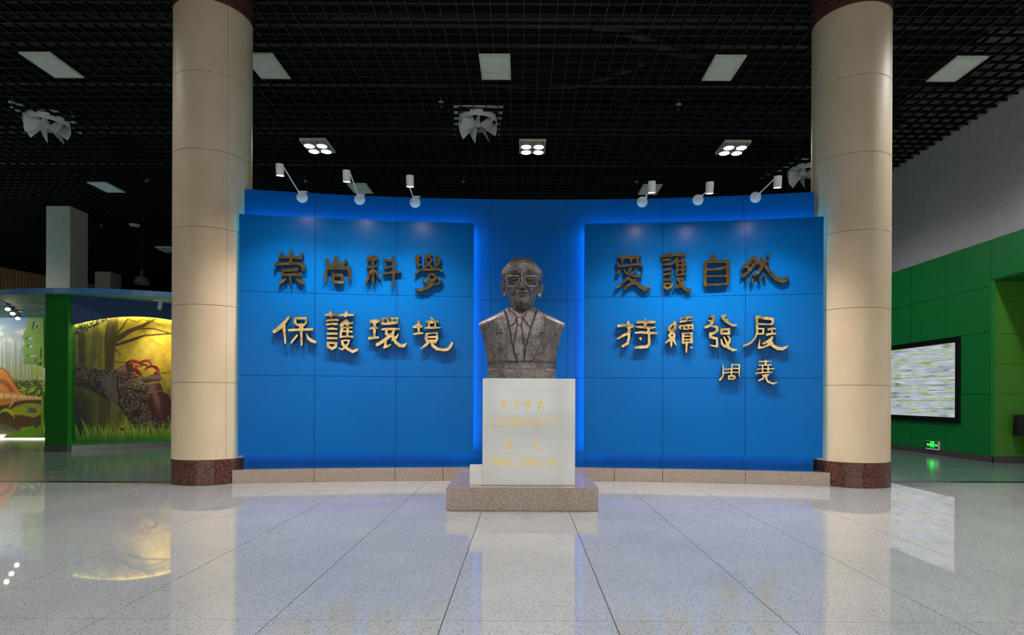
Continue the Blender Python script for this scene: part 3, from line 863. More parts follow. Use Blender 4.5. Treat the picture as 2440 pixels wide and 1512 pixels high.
# serif capitals in a unit cell: x 0..1, y 0 (top)..1; half widths relative to the cell width
TH, TN, SF = 0.11, 0.05, 0.035
def serif(x, y, wd=0.2): return [(x - wd, y, SF), (x + wd, y, SF)]
def O_(x0=0.0, x1=1.0):
    pts = []
    for i in range(17):
        a = 2 * PI * i / 16
        pts.append(((x0 + x1) / 2 + ((x1 - x0) / 2 - 0.09) * math.sin(a), 0.5 - 0.465 * math.cos(a), TN + (TH - TN) * abs(math.sin(a)) ** 1.3))
    return pts
GL = {
'E': [[(0.25, 0.03, TH), (0.25, 0.97, TH)], serif(0.22, 0.02), serif(0.22, 0.98), [(0.25, 0.03, TN), (0.92, 0.03, TN), (0.95, 0.2, 0.03)], [(0.25, 0.49, TN), (0.7, 0.49, TN)], [(0.7, 0.4, 0.03), (0.7, 0.58, 0.03)], [(0.25, 0.97, TN), (0.92, 0.97, TN), (0.98, 0.78, 0.03)]],
'F': [[(0.25, 0.03, TH), (0.25, 0.97, TH)], serif(0.22, 0.02), serif(0.25, 0.98, 0.24), [(0.25, 0.03, TN), (0.92, 0.03, TN), (0.95, 0.22, 0.03)], [(0.25, 0.5, TN), (0.72, 0.5, TN)], [(0.72, 0.4, 0.03), (0.72, 0.6, 0.03)]],
'N': [[(0.18, 0.03, TN), (0.18, 0.97, TN)], [(0.2, 0.05, TH), (0.82, 0.95, TH)], [(0.85, 0.03, TN), (0.85, 0.97, TN)], serif(0.16, 0.02), serif(0.18, 0.98), serif(0.84, 0.02)],
'T': [[(0.5, 0.03, TH), (0.5, 0.97, TH)], serif(0.5, 0.98, 0.26), [(0.06, 0.24, 0.03), (0.1, 0.04, TN), (0.9, 0.04, TN), (0.94, 0.24, 0.03)]],
'O': [O_()],
'M': [[(0.16, 0.03, TN), (0.13, 0.97, TN)], [(0.2, 0.05, TH), (0.5, 0.9, TH * 0.8)], [(0.5, 0.92, TN), (0.82, 0.05, TN)], [(0.84, 0.05, TH), (0.86, 0.97, TH)], serif(0.14, 0.02, 0.13), serif(0.13, 0.98, 0.13), serif(0.87, 0.02, 0.12), serif(0.86, 0.98, 0.15)],
'L': [[(0.28, 0.03, TH), (0.28, 0.97, TH)], serif(0.28, 0.02, 0.24), serif(0.24, 0.98), [(0.28, 0.97, TN), (0.9, 0.96, TN), (0.97, 0.74, 0.03)]],
'G': [[(0.88, 0.26, 0.03), (0.8, 0.1, TN), (0.55, 0.03, TN), (0.25, 0.17, 0.09), (0.14, 0.5, TH), (0.25, 0.83, 0.09), (0.55, 0.97, TN), (0.82, 0.86, TN)], [(0.84, 0.58, TH), (0.84, 0.9, TH * 0.9)], serif(0.82, 0.56, 0.2), [(0.89, 0.03, 0.03), (0.89, 0.26, 0.03)]],
'I': [[(0.5, 0.03, TH * 2), (0.5, 0.97, TH * 2)], [(0.08, 0.02, 0.07), (0.92, 0.02, 0.07)], [(0.08, 0.98, 0.07), (0.92, 0.98, 0.07)]],
'S': [[(0.86, 0.28, 0.04), (0.78, 0.1, 0.06), (0.5, 0.035, 0.06), (0.2, 0.14, 0.1), (0.2, 0.32, 0.12), (0.5, 0.5, 0.14), (0.82, 0.68, 0.13), (0.82, 0.86, 0.1), (0.5, 0.965, 0.06), (0.2, 0.9, 0.06), (0.12, 0.7, 0.04)], [(0.86, 0.03, 0.04), (0.86, 0.28, 0.04)], [(0.12, 0.7, 0.04), (0.12, 0.97, 0.04)]],
'P': [[(0.25, 0.03, TH), (0.25, 0.97, TH)], serif(0.22, 0.02), serif(0.25, 0.98, 0.24), [(0.25, 0.03, TN), (0.65, 0.04, TN), (0.86, 0.15, 0.09), (0.87, 0.3, TH), (0.82, 0.43, 0.08), (0.62, 0.53, TN), (0.25, 0.53, TN)]],
'R': [[(0.24, 0.03, TH), (0.24, 0.97, TH)], serif(0.2, 0.02), serif(0.24, 0.98, 0.22), [(0.25, 0.03, TN), (0.6, 0.04, TN), (0.78, 0.15, 0.09), (0.78, 0.3, TH * 0.9), (0.72, 0.42, 0.08), (0.55, 0.5, TN), (0.25, 0.5, TN)], [(0.5, 0.5, 0.08), (0.68, 0.72, TH * 0.9), (0.78, 0.92, TH * 0.9), (0.97, 0.96, 0.03)]],
'C': [[(0.88, 0.27, 0.03), (0.8, 0.1, TN), (0.55, 0.03, TN), (0.25, 0.17, 0.09), (0.14, 0.5, TH), (0.25, 0.83, 0.09), (0.55, 0.97, TN), (0.82, 0.86, TN), (0.92, 0.7, 0.03)], [(0.89, 0.03, 0.03), (0.89, 0.27, 0.03)]],
'H': [[(0.22, 0.03, TH), (0.22, 0.97, TH)], [(0.8, 0.03, TH), (0.8, 0.97, TH)], [(0.22, 0.49, TN), (0.8, 0.49, TN)], serif(0.22, 0.02), serif(0.22, 0.98), serif(0.8, 0.02), serif(0.8, 0.98)],
'U': [[(0.24, 0.03, TH), (0.24, 0.7, TH), (0.32, 0.9, 0.09), (0.54, 0.965, TN), (0.76, 0.88, TN), (0.84, 0.7, TN), (0.84, 0.03, TN)], serif(0.23, 0.02, 0.22), serif(0.84, 0.02, 0.16)],
'.': [[(0.5, 0.9, 0.5)]],
}
def on_face(x, y):
    p = at(1160 + x / 8.4, 940 + y / 8.4, PF)
    return p.x, p.z
def engrave(name, strokes_sets, label):
    for st in strokes_sets:
        me = relief(name, [thin(lp, 0.35) for lp in contours(st, (), 1.9, 2.0)], on_face, 0.004, M['gilt'])
        o = link(name, me, ped)
        o.matrix_local = Matrix(((1, 0, 0, 0), (0, 0, -1, PF - 6.7 - 0.0005), (0, 1, 0, -0.242), (0, 0, 0, 1)))
def latin(txt, cells, y0, y1):
    out = []
    for c, (a, b) in zip(txt, cells):
        w_ = b - a
        out.append([[(a + x * w_, y0 + y * (y1 - y0), max(r * w_, 2.6)) for x, y, r in st] for st in GL[c]])
    return out
engrave('gilt_letter', [P(HZ[c]) for c in '昆虫学家'], 'topmost gilt line, four Chinese characters')
engrave('gilt_letter', latin('ENTOMOLOGIST', [(70, 150), (178, 263), (294, 373), (402, 490), (515, 622), (655, 740), (770, 850), (879, 966), (997, 1083), (1115, 1158), (1193, 1260), (1288, 1366)], 458, 618), 'gilt capitals under the topmost line')
engrave('gilt_letter', [P(HZ[c]) for c in '周尧'], 'third gilt line, two wide-set Chinese characters')
engrave('gilt_letter', latin('PROF.CHOUIO', [(56, 162), (168, 287), (290, 405), (405, 512), (516, 546), (640, 742), (748, 864), (872, 985), (998, 1108), (1203, 1258), (1273, 1388)], 1262, 1428), 'lowest gilt line, capital letters')
# ================================================================== BRONZE BUST
BY, BZ = 6.75, 1.369
bust = empty('bronze_bust', (0, BY, BZ), 0, 'dark bronze bust of an elderly man with glasses, suit and tie on the white pedestal', 'bust')
def sstep(x, a, b):
    t = np.clip((x - a) / (b - a), 0, 1)
    return t * t * (3 - 2 * t)
def poly_sd(poly, X, Y):
    """signed distance, positive inside"""
    p = np.array(poly, float)
    d = np.full(X.shape, 1e9); ins = np.zeros(X.shape, bool)
    for i in range(len(p)):
        a, b = p[i], p[(i + 1) % len(p)]
        e = b - a
        t = np.clip(((X - a[0]) * e[0] + (Y - a[1]) * e[1]) / (e @ e + 1e-9), 0, 1)
        d = np.minimum(d, np.hypot(X - a[0] - t * e[0], Y - a[1] - t * e[1]))
        c = (a[1] > Y) != (b[1] > Y)
        xi = a[0] + (Y - a[1]) / (e[1] if abs(e[1]) > 1e-9 else 1e-9) * e[0]
        ins ^= c & (X < xi)
    return np.where(ins, d, -d)
def line_d(pts, X, Y):
    d = np.full(X.shape, 1e9)
    for a, b in zip(pts[:-1], pts[1:]):
        ex, ey = b[0] - a[0], b[1] - a[1]
        t = np.clip(((X - a[0]) * ex + (Y - a[1]) * ey) / (ex * ex + ey * ey + 1e-9), 0, 1)
        d = np.minimum(d, np.hypot(X - a[0] - t * ex, Y - a[1] - t * ey))
    return d
def vnoise(x, y, seed=0, octaves=4):
    out = np.zeros(np.shape(x)); amp = 1.0; tot = 0
    for o in range(octaves):
        xi, yi = np.floor(x).astype(int), np.floor(y).astype(int)
        fx, fy = x - xi, y - yi
        fx, fy = fx * fx * (3 - 2 * fx), fy * fy * (3 - 2 * fy)
        def h(a, b):
            n = (a * 374761393 + b * 668265263 + (seed + o * 17) * 974634777) & 0x7fffffff
            n = ((n ^ (n >> 13)) * 1274126177) & 0x7fffffff
            return ((n ^ (n >> 16)) & 0xffff) / 65535.0
        out += amp * ((h(xi, yi) * (1 - fx) + h(xi + 1, yi) * fx) * (1 - fy) + (h(xi, yi + 1) * (1 - fx) + h(xi + 1, yi + 1) * fx) * fy)
        tot += amp; amp *= 0.5; x = x * 2.03 + 11; y = y * 2.03 + 7
    return out / tot
def grid_mesh(name, V, nu, nv, mat, parent, closed_u=False, sel=None, smooth=True):
    """V: (nv, nu, 3) array in metres; sel: boolean (nv-1, nu') of kept quads"""
    idx = np.arange(nu * nv).reshape(nv, nu)
    if closed_u:
        idx = np.concatenate([idx, idx[:, :1]], 1)
    q = np.stack([idx[:-1, :-1], idx[:-1, 1:], idx[1:, 1:], idx[1:, :-1]], -1)
    q = q[sel] if sel is not None else q.reshape(-1, 4)
    used, inv = np.unique(q, return_inverse=True)
    vv = V.reshape(-1, 3)[used]
    qq = inv.reshape(-1, 4)
    me = bpy.data.meshes.new(name)
    me.vertices.add(len(vv)); me.vertices.foreach_set('co', vv.astype('f4').ravel())
    me.loops.add(qq.size); me.loops.foreach_set('vertex_index', qq.ravel().astype('i4'))
    me.polygons.add(len(qq)); me.polygons.foreach_set('loop_start', (np.arange(len(qq)) * 4).astype('i4'))
    me.polygons.foreach_set('use_smooth', [smooth] * len(qq))
    me.update(calc_edges=True); me.validate()
    me.materials.append(mat)
    return link(name, me, parent)

# ---- head: profile surface in millimetres (x, z from goatee tip), features pushed forward
nu, nv = 300, 340
zt = np.linspace(597, -172, nv)
zt[:40] = 597 - (597 - zt[40]) * (np.linspace(0, 1, 41)[:40] ** 1.8)
th = np.linspace(-PI, PI, nu, endpoint=False)
fy_ = lambda f: (1350 - f) * 0.47
def prof(tab, z):
    a = np.array(sorted(tab)); return np.interp(z, a[:, 0], a[:, 1])
wtab = [(fy_(80), 2), (fy_(84), 95 * .47), (fy_(95), 150 * .47), (fy_(120), 218 * .47), (fy_(180), 302 * .47), (fy_(260), 378 * .47), (fy_(340), 434 * .47), (fy_(420), 464 * .47), (fy_(500), 478 * .47),
        (fy_(600), 464 * .47), (fy_(680), 440 * .47), (fy_(760), 412 * .47), (fy_(850), 394 * .47), (fy_(950), 370 * .47), (fy_(1050), 340 * .47), (fy_(1150), 308 * .47), (fy_(1220), 290 * .47), (fy_(1350), 280 * .47), (-172, 290 * .47)]
ftab = [(597, 2), (594, 60), (585, 105), (565, 150), (535, 190), (495, 220), (450, 238), (400, 246), (340, 240), (280, 236), (230, 236), (170, 236), (120, 226), (70, 196), (40, 160), (10, 122), (-20, 104), (-80, 98), (-172, 100)]
btab = [(597, 2), (594, 70), (585, 120), (565, 165), (535, 205), (480, 245), (400, 265), (300, 250), (220, 215), (140, 165), (60, 140), (-172, 150)]
W_, F_, B_ = prof(wtab, zt), prof(ftab, zt), prof(btab, zt)
ker = np.ones(7) / 7
for a in (W_, F_, B_):
    a[45:-4] = np.convolve(a, ker, 'same')[45:-4]
TH_, Z = np.meshgrid(th, zt)
ct, s_ = np.cos(TH_), np.sin(TH_)
e = 0.86
X = W_[:, None] * np.sign(s_) * np.abs(s_) ** e
front = ct > 0
Yv = np.where(front, -F_[:, None], B_[:, None]) * np.abs(ct) ** 0.92
fw = np.clip(ct, 0, 1) ** 0.5 * front
g2 = lambda cx, cz, sx, sz: np.exp(-((X - cx) / sx) ** 2 - ((Z - cz) / sz) ** 2)
D = np.zeros_like(X)
for s in (-1, 1):
    D += 26 * np.exp(-((X - s * 88) / 62) ** 2 - ((Z - 404 + 0.0012 * (X - s * 80) ** 2) / 17) ** 2)      # brow ridge
    D += 16 * g2(s * 82, 408, 58, 11) * (0.6 + 0.8 * vnoise(X / 9, Z / 5, 3, 2))      # eyebrow hair
    D -= 56 * np.exp(-((X - s * 92) / 56) ** 2 - ((Z - 348) / 40) ** 2)                # eye socket
    ex, ez = s * 98, 326
    q = ((X - ex) / 46) ** 2 + ((Z - ez) / 24) ** 2
    D += 32 * np.sqrt(np.clip(1 - q, 0, 1))                                           # eyeball under lids
    lid = ez + 3 - 9 * ((X - ex) / 42) ** 2
    D -= 7 * np.exp(-((Z - lid) / 3.4) ** 2) * (np.abs(X - ex) < 42)                   # lid line
    D += 7 * np.exp(-((Z - lid - 10) / 5.5) ** 2) * np.exp(-((X - ex) / 38) ** 4)       # upper lid
    low = ez - 25 + 11 * ((X - ex) / 46) ** 2
    D -= 6 * np.exp(-((Z - low) / 5) ** 2) * np.exp(-((X - ex) / 48) ** 4)              # bag under the eye
    D += 6 * np.exp(-((Z - low + 14) / 8) ** 2) * np.exp(-((X - ex) / 50) ** 4)
    D += 22 * g2(s * 135, 262, 52, 42)                                                # cheekbone
    D -= 24 * g2(s * 142, 150, 40, 60)                                                # hollow cheek
    fold = line_d([(s * 48, 236), (s * 72, 205), (s * 98, 150), (s * 100, 95), (s * 88, 70)], X, Z)
    D -= 20 * np.exp(-(fold / 9) ** 2)
    f2 = line_d([(s * 66, 244), (s * 92, 208), (s * 116, 150), (s * 114, 95)], X, Z)
    D += 15 * np.exp(-(f2 / 12) ** 2)
    D += 25 * g2(s * 38, 216, 20, 17)                                                 # nostril wing
    D -= 16 * g2(s * 19, 199, 10, 7)                                                  # nostril
    jaw = line_d([(s * 128, 200), (s * 120, 120), (s * 84, 60), (s * 30, 30)], X, Z)
    D += 14 * np.exp(-(jaw / 22) ** 2)
    crow = line_d([(s * 150, 330), (s * 190, 350)], X, Z)
    D -= 3 * np.exp(-(crow / 4) ** 2)
    D -= 18 * g2(s * 205, 420, 30, 60)                                                # temple
    tend = line_d([(s * 78, -10), (s * 40, -150)], X, Z)
    D += 9 * np.exp(-(tend / 14) ** 2)
# nose
hz = np.interp(Z, [196, 202, 212, 222, 240, 290, 345, 385, 420], [0, 26, 70, 84, 80, 58, 36, 18, 0])
sx = np.interp(Z, [200, 225, 260, 330, 390], [30, 30, 24, 19, 26])
D += hz * np.exp(-(np.abs(X) / sx) ** 2.3)
D += 8 * g2(0, 222, 22, 16)
# mouth and chin
D += 16 * g2(0, 166, 86, 30)
for dz, sg, hgt in ((170, 9, 8), (139, 9, 12)):
    D += hgt * np.exp(-((Z - dz - 0.0007 * X * X * (1 if dz > 150 else -1)) / sg) ** 2) * np.exp(-(X / 62) ** 4)
D -= 22 * np.exp(-((Z - 153 + 0.0011 * X * X) / 4.6) ** 2) * np.exp(-(X / 72) ** 6)
D += 12 * g2(0, 184, 64, 13) * (0.4 + 1.2 * vnoise(X / 7, Z / 22, 5, 2))                   # moustache
D -= 20 * g2(0, 115, 58, 10)
gt = g2(0, 54, 48 + 0.25 * np.clip(Z - 20, 0, 90), 50)
D += gt * (74 + 44 * (vnoise(X / 10 * (1 + 0.004 * np.clip(90 - Z, 0, 90)) + 40, Z / 46, 9, 3) - 0.5) * 2)          # chin with goatee
D += 10 * g2(0, 92, 26, 22) * (0.5 + vnoise(X / 6, Z / 20, 12, 2))
D += np.interp(Z, [-30, 20, 80, 140], [0, 22, 14, 0]) * np.exp(-(X / 100) ** 4)
# forehead wrinkles, hair over the ears, casting texture
for zz, a in ((478, 4.5), (458, 6), (438, 6), (424, 4)):
    D -= a * np.exp(-((Z - zz + 0.0002 * X * X + 4 * np.sin(X / 34)) / 3.2) ** 2) * np.exp(-(X / 125) ** 6)
D -= 5 * np.exp(-(np.abs(X - 6) / 4) ** 2) * np.exp(-((Z - 400) / 22) ** 2)
D -= 5 * np.exp(-(np.abs(X + 10) / 4) ** 2) * np.exp(-((Z - 398) / 22) ** 2)
D += 12 * g2(0, -60, 22, 60) - 10 * np.exp(-((Z + 110 + 0.01 * X * X) / 6) ** 2) * np.exp(-(X / 60) ** 4)
Yv = Yv - D * fw
tex = (vnoise(X / 13 + 40, Z / 13, 21, 4) - 0.5) * 9
hair = sstep(np.abs(X), 175, 205) * np.exp(-((Z - 405) / 78) ** 4) * (0.4 + 0.6 * np.abs(s_))
out = 1 + (hair * (4 + 18 * vnoise(Z / 26 + Yv / 60, Yv / 14, 4, 3)) + tex * 0.3) / 230
Xo, Yo = X * out, Yv * out - tex * 0.35 * fw
HS = 1.0e-3 * 0.995
Hd = np.stack([Xo * HS + (1243.5 - PX0) / F * BY, Yo * HS + 0.0, Z * HS], -1)
z_goatee = at(1243, 600 + 1350 / 10.08, 6.6).z - BZ
Hd[..., 2] += z_goatee
hx = at(1243.4, 730, 6.7).x
Hd[..., 0] += hx - (1243.5 - PX0) / F * BY
grid_mesh('head', Hd[:, ::-1], nu, nv, M['bronze'], bust, closed_u=True)

# ---- ears
for s in (-1, 1):
    n1, n2 = 40, 36
    a, b = np.meshgrid(np.linspace(0, 2 * PI, n1, endpoint=False), np.linspace(0.02, PI - 0.02, n2))
    ex = 16 * np.sin(b) * np.cos(a)               # thickness
    eyy = 56 * np.sin(b) * np.sin(a)              # front-back
    ez = 88 * np.cos(b)
    eyy = eyy * np.where(ez < 0, 1 + ez / 88 * 0.45, 1.0)
    rad = np.sqrt((eyy / 56) ** 2 + (ez / 88) ** 2)
    outer = np.cos(a) > 0
    ex = ex + np.where(outer, -20 * np.exp(-((rad - 0.25) / 0.38) ** 2) + 9 * np.exp(-((rad - 0.86) / 0.11) ** 2), 0)
    ex = ex + np.where(outer, 10 * np.exp(-((rad - 0.5) / 0.1) ** 2) * (ez > -10), 0)
    ang = math.radians(36)
    # flare: back edge stands away from the head
    xx = ex * math.cos(ang) + eyy * math.sin(ang)
    yy = -ex * math.sin(ang) + eyy * math.cos(ang)
    E_ = np.stack([s * (xx + 205 + ez * 0.20) * HS + hx, yy * HS + 0.015, (ez + 222 + 8) * HS + z_goatee], -1)
    if s < 0: E_[..., 2] += 0.012
    grid_mesh('ear', E_ if s > 0 else E_[:, ::-1], n1, n2, M['bronze'], bust, closed_u=True)

# ---- glasses
GYd = -0.268
def gpt(fx, fy, y=GYd):
    p = at(1180 + fx / 10.08, 600 + fy / 10.08, BY + y)
    return Vector((p.x, y, p.z - BZ))
def rrect(pts, n=6):
    out, N = [], len(pts)
    for i in range(N):
        a, b, c = (np.array(pts[(i + k - 1) % N][:2], float) for k in range(3))
        r = pts[i][2]
        p0 = b + (a - b) / np.linalg.norm(a - b) * r; p1 = b + (c - b) / np.linalg.norm(c - b) * r
        for k in range(n + 1):
            t = k / n
            out.append((1 - t) ** 2 * p0 + 2 * t * (1 - t) * b + t * t * p1)
    return out
lensL = rrect([(262, 570, 45), (580, 572, 60), (570, 745, 48), (490, 822, 52), (290, 818, 60)])
lensR = rrect([(698, 580, 55), (1018, 575, 45), (1012, 815, 60), (790, 818, 52), (712, 745, 48)])
fr = MB()
for ln in (lensL, lensR):
    fr.tube([gpt(x, y) for x, y in ln], 0.0052, 8, True)
fr.tube([gpt(585, 625), gpt(615, 618, GYd - 0.012), gpt(670, 618, GYd - 0.012), gpt(700, 628)], 0.0055, 8)
gl = fr.build('glasses', M['spectacle_metal'], bust, smooth=True)
for sgn, a in ((-1, (262, 612)), (1, (1018, 612))):
    p0 = gpt(*a)
    MB().tube([p0, p0 + Vector((sgn * 0.012, 0.012, 0)), Vector((hx + sgn * 0.207, -0.1, p0.z - 0.004)), Vector((hx + sgn * 0.212, 0.02, p0.z - 0.012))], 0.0055, 8).build('temple', M['spectacle_metal'], gl, smooth=True)
for ln in (lensL, lensR):
    pts_ = [gpt(x, y) for x, y in ln]
    m_ = MB(); n_ = len(pts_)
    m_.add([p + Vector((0, -0.0012, 0)) for p in pts_] + [p + Vector((0, 0.0012, 0)) for p in pts_],
           [tuple(range(n_)), tuple(range(2 * n_ - 1, n_ - 1, -1))] + [(i, i + n_, (i + 1) % n_ + n_, (i + 1) % n_) for i in range(n_)])
    m_.build('lens', M['glass'], gl)

# ---- torso: relief on a chest surface, in bust-view units (about a millimetre each)
U = 1.049e-3
nu, nv = 360, 380
u = np.linspace(-1, 1, nu); v = np.linspace(0, 1, nv)
UU, VV = np.meshgrid(u, v)
xs_ = UU * 471
zy_top = np.interp(np.abs(xs_), [0, 150, 185, 250, 350, 471], [668, 672, 700, 738, 785, 846])
ZY = 1467 + (zy_top - 1467) * VV
Wt = [(846, 471), (900, 456), (950, 438), (1000, 421), (1050, 409), (1100, 398), (1150, 388), (1200, 379), (1280, 370), (1467, 364)]
Wz = np.interp(ZY, *np.array(Wt).T)
XX = UU * Wz
Dc = np.interp(ZY, [660, 720, 800, 900, 1000, 1150, 1280, 1467], [140, 178, 214, 240, 252, 246, 226, 222])
Ed = 66
yf = Ed + (Dc - Ed) * (1 - np.abs(UU) ** 2.5)
yb = Ed * 0.9 + (np.interp(ZY, [660, 760, 900, 1467], [160, 210, 220, 190]) - Ed) * (1 - np.abs(UU) ** 2.4)
rnd = np.sqrt(np.clip(1 - (np.clip(VV - 0.9, 0, 1) / 0.1) ** 2, 0, 1))
BX = XX + 568
pl = {
 'shirt': [(392, 668), (384, 735), (428, 900), (484, 1185), (520, 1275), (596, 1275), (607, 1160), (665, 930), (727, 745), (722, 668)],
 'lapel_l': [(405, 660), (330, 748), (303, 830), (297, 968), (362, 976), (318, 1042), (412, 1275), (520, 1275), (484, 1185), (428, 900), (386, 735)],
 'lapel_r': [(712, 660), (788, 748), (817, 835), (810, 968), (752, 980), (792, 1036), (682, 1275), (592, 1275), (607, 1160), (665, 930), (725, 745)],
 'collar_l': [(398, 660), (520, 806), (492, 872), (440, 905), (396, 745)],
 'collar_r': [(716, 660), (578, 806), (610, 862), (668, 922), (716, 745)],
 'knot': [(507, 812), (580, 810), (562, 897), (524, 897)],
 'tie': [(524, 893), (562, 893), (592, 1110), (596, 1275), (512, 1275), (482, 1110)],
}
sd = {k: poly_sd(p, BX, ZY) for k, p in pl.items()}
R = np.zeros_like(XX)
def lay(k, h, soft=5): return h * sstep(sd[k], -soft, soft)
R -= 26 * sstep(sd['shirt'], -4, 6) * (ZY < 1280)
R += 20 * sstep(sd['shirt'], -5, 7) * 0
for k in ('lapel_l', 'lapel_r'):
    R += 15 * sstep(sd[k], -5, 4)
    R -= 7 * np.exp(-((sd[k] + 4) / 4) ** 2)
for k in ('collar_l', 'collar_r'):
    R += 15 * sstep(sd[k], -4, 5) * sstep(sd['shirt'], -2, 4)
    R -= 6 * np.exp(-((sd[k] + 4) / 4) ** 2) * sstep(sd['shirt'], 2, 8)
R += 24 * sstep(sd['knot'], -5, 8) + 15 * sstep(sd['tie'], -5, 7) * (sd['knot'] < -2)
R -= 6 * np.exp(-((sd['tie'] + 4) / 4) ** 2) * sstep(sd['shirt'], 2, 8)
edge_in = np.maximum(np.exp(-((sd['shirt']) / 5) ** 2), 0) * (ZY > 700) * (ZY < 1270)
R -= 9 * edge_in
# sleeve seams, soft folds, base band
R -= 6 * np.exp(-(line_d([(180, 800), (205, 940), (250, 1080)], BX, ZY) / 9) ** 2) * 0.6
R += 9 * (vnoise(BX / 90, ZY / 130, 31, 3) - 0.5) * sstep(ZY, 700, 820)
R += 4 * (vnoise(BX / 16, ZY / 16, 33, 4) - 0.5)
band = sstep(ZY, 1270, 1280) * (1 - sstep(ZY, 1348, 1362))
R -= 24 * band
R -= 8 * sstep(ZY, 1355, 1368)
R *= 1 - np.clip((np.abs(UU) - 0.97) / 0.03, 0, 1)
nf = sstep(VV, 0.985, 0.94)
yfr = -(yf * rnd + R * nf)
ybk = yb * rnd
xo = hx
def P3(y): return np.stack([XX * U + xo, y * U + 0.03, (1467 - ZY) * U], -1)
VF, VBk = P3(yfr), P3(ybk)
bc = lambda a: 0.25 * (a[:-1, :-1] + a[1:, :-1] + a[:-1, 1:] + a[1:, 1:])
c_sh, c_ll, c_lr, c_k, c_t, c_z = (bc(sd['shirt']), bc(sd['lapel_l']), bc(sd['lapel_r']), bc(sd['knot']), bc(sd['tie']), bc(ZY))
m_ll = (c_ll > 0) & (c_sh <= 0); m_lr = (c_lr > 0) & (c_sh <= 0) & ~m_ll
m_tie = ((c_k > 0) | (c_t > 0)) & (c_z < 1274)
m_sh = (c_sh > 0) & ~m_tie & (c_z < 1274)
m_base = c_z > 1274
m_j = ~(m_ll | m_lr | m_tie | m_sh | m_base)
for nm, mk in (('jacket', m_j), ('lapel', m_ll), ('lapel', m_lr), ('necktie', m_tie), ('shirt', m_sh), ('plinth_band', m_base)):
    grid_mesh(nm, VF, nu, nv, M['bronze'], bust, sel=mk)
grid_mesh('jacket_back', VBk[:, ::-1], nu, nv, M['bronze'], bust)
for side, nm in ((0, 'cut_side'), (-1, 'cut_side')):
    a, b = VF[:, side], VBk[:, side]
    G = np.stack([a * (1 - t) + b * t for t in np.linspace(0, 1, 9)], 1)
    grid_mesh(nm, G if side == -1 else G[:, ::-1], 9, nv, M['bronze'], bust)
# ================================================================== FIXTURES
# ---- bracket spotlights over the boards
def can_light(px_d, py_d, px_c, py_c, label, proto=[]):
    t, Yd, Zd = arc_t(px_d, py_d, RW - 0.01)
    N = Vector((-math.sin(t), -math.cos(t), 0)); T = Vector((math.cos(t), -math.sin(t), 0))
    D3 = Vector((*arc_xy(t, RW - 0.001), Zd))
    r, u = ray(px_c, py_c)
    q = D3 + N * 1.0
    Yc = q.y
    C3 = Vector((r * Yc, Yc, EYE + u * Yc))
    root = empty('bracket_spotlight', D3, -t, label, 'spotlight', 'white bracket spotlights on top of the blue wall')
    Rz = Matrix.Rotation(t, 3, 'Z')
    loc = lambda p: Rz @ (p - D3)              # local frame: x along wall, -y towards viewer
    c = loc(C3)
    MB().lathe([(0.072, 0), (0.075, 0.003), (0.075, 0.018), (0.070, 0.022)], 40, Matrix.Rotation(PI / 2, 4, 'X')).build('wall_plate', M['white_metal'], root, sharp=40)
    MB().box(-0.03, 0.07, -0.03, 0.10, 1.2 - 1.2 + (3.985 + 0.016 - Zd), 3.985 + 0.03 - Zd).build('top_clip', M['white_metal'], root)
    hd = empty('lamp_head', c); hd.parent = root
    elbow = Vector((c.x + (0.045 if c.x < 0 else -0.045), c.y, c.z + 0.03))
    MB().tube([(0, -0.02, 0), (0, -0.05, 0.0), elbow], 0.0085, 10).build('arm', M['white_metal'], root, smooth=True)
    bpy.data.objects.remove(hd)
    tilt = Matrix.Translation(c) @ Matrix.Rotation(math.radians(11), 4, 'X')
    MB().lathe([(0.040, 0.07), (0.047, 0.066), (0.047, -0.07), (0.043, -0.07), (0.043, -0.036)], 32, tilt, cap=False).add(*disc(0.041, 0.0695, tilt)).build('lamp_head', M['white_metal'], root, sharp=40)
    MB().add(*disc(0.042, -0.042, tilt)).build('lens', M['spot_lens'], root)
    spot('bulb', tilt @ Vector((0, 0, -0.075)), Vector((0, 0.04, -1.0)), SPOT_WATTS, 114, 1.0, (1.0, 0.93, 0.86), root, 0.035)
def disc(r, z, m=None, n=32):
    vs = [Vector((r * math.cos(2 * PI * i / n), r * math.sin(2 * PI * i / n), z)) for i in range(n)]
    if m is not None: vs = [m @ p for p in vs]
    return vs, [tuple(range(n))]
for (a, b, c, d, lb) in ((720, 470, 667, 404, 'white bracket spotlight furthest left on the wall top'),
                         (857, 475, 826, 419, 'white bracket spotlight, second from the left end of the wall top'),
                         (989, 482, 977, 431, 'white bracket spotlight of the left three nearest the bust'),
                         (1530, 481, 1553, 445, 'white bracket spotlight of the right three nearest the bust'),
                         (1663, 476, 1691, 447, 'white bracket spotlight, second from the right end of the wall top'),
                         (1800, 470, 1853, 433, 'white bracket spotlight furthest right on the wall top')):
    can_light(a, b, c, d, lb)

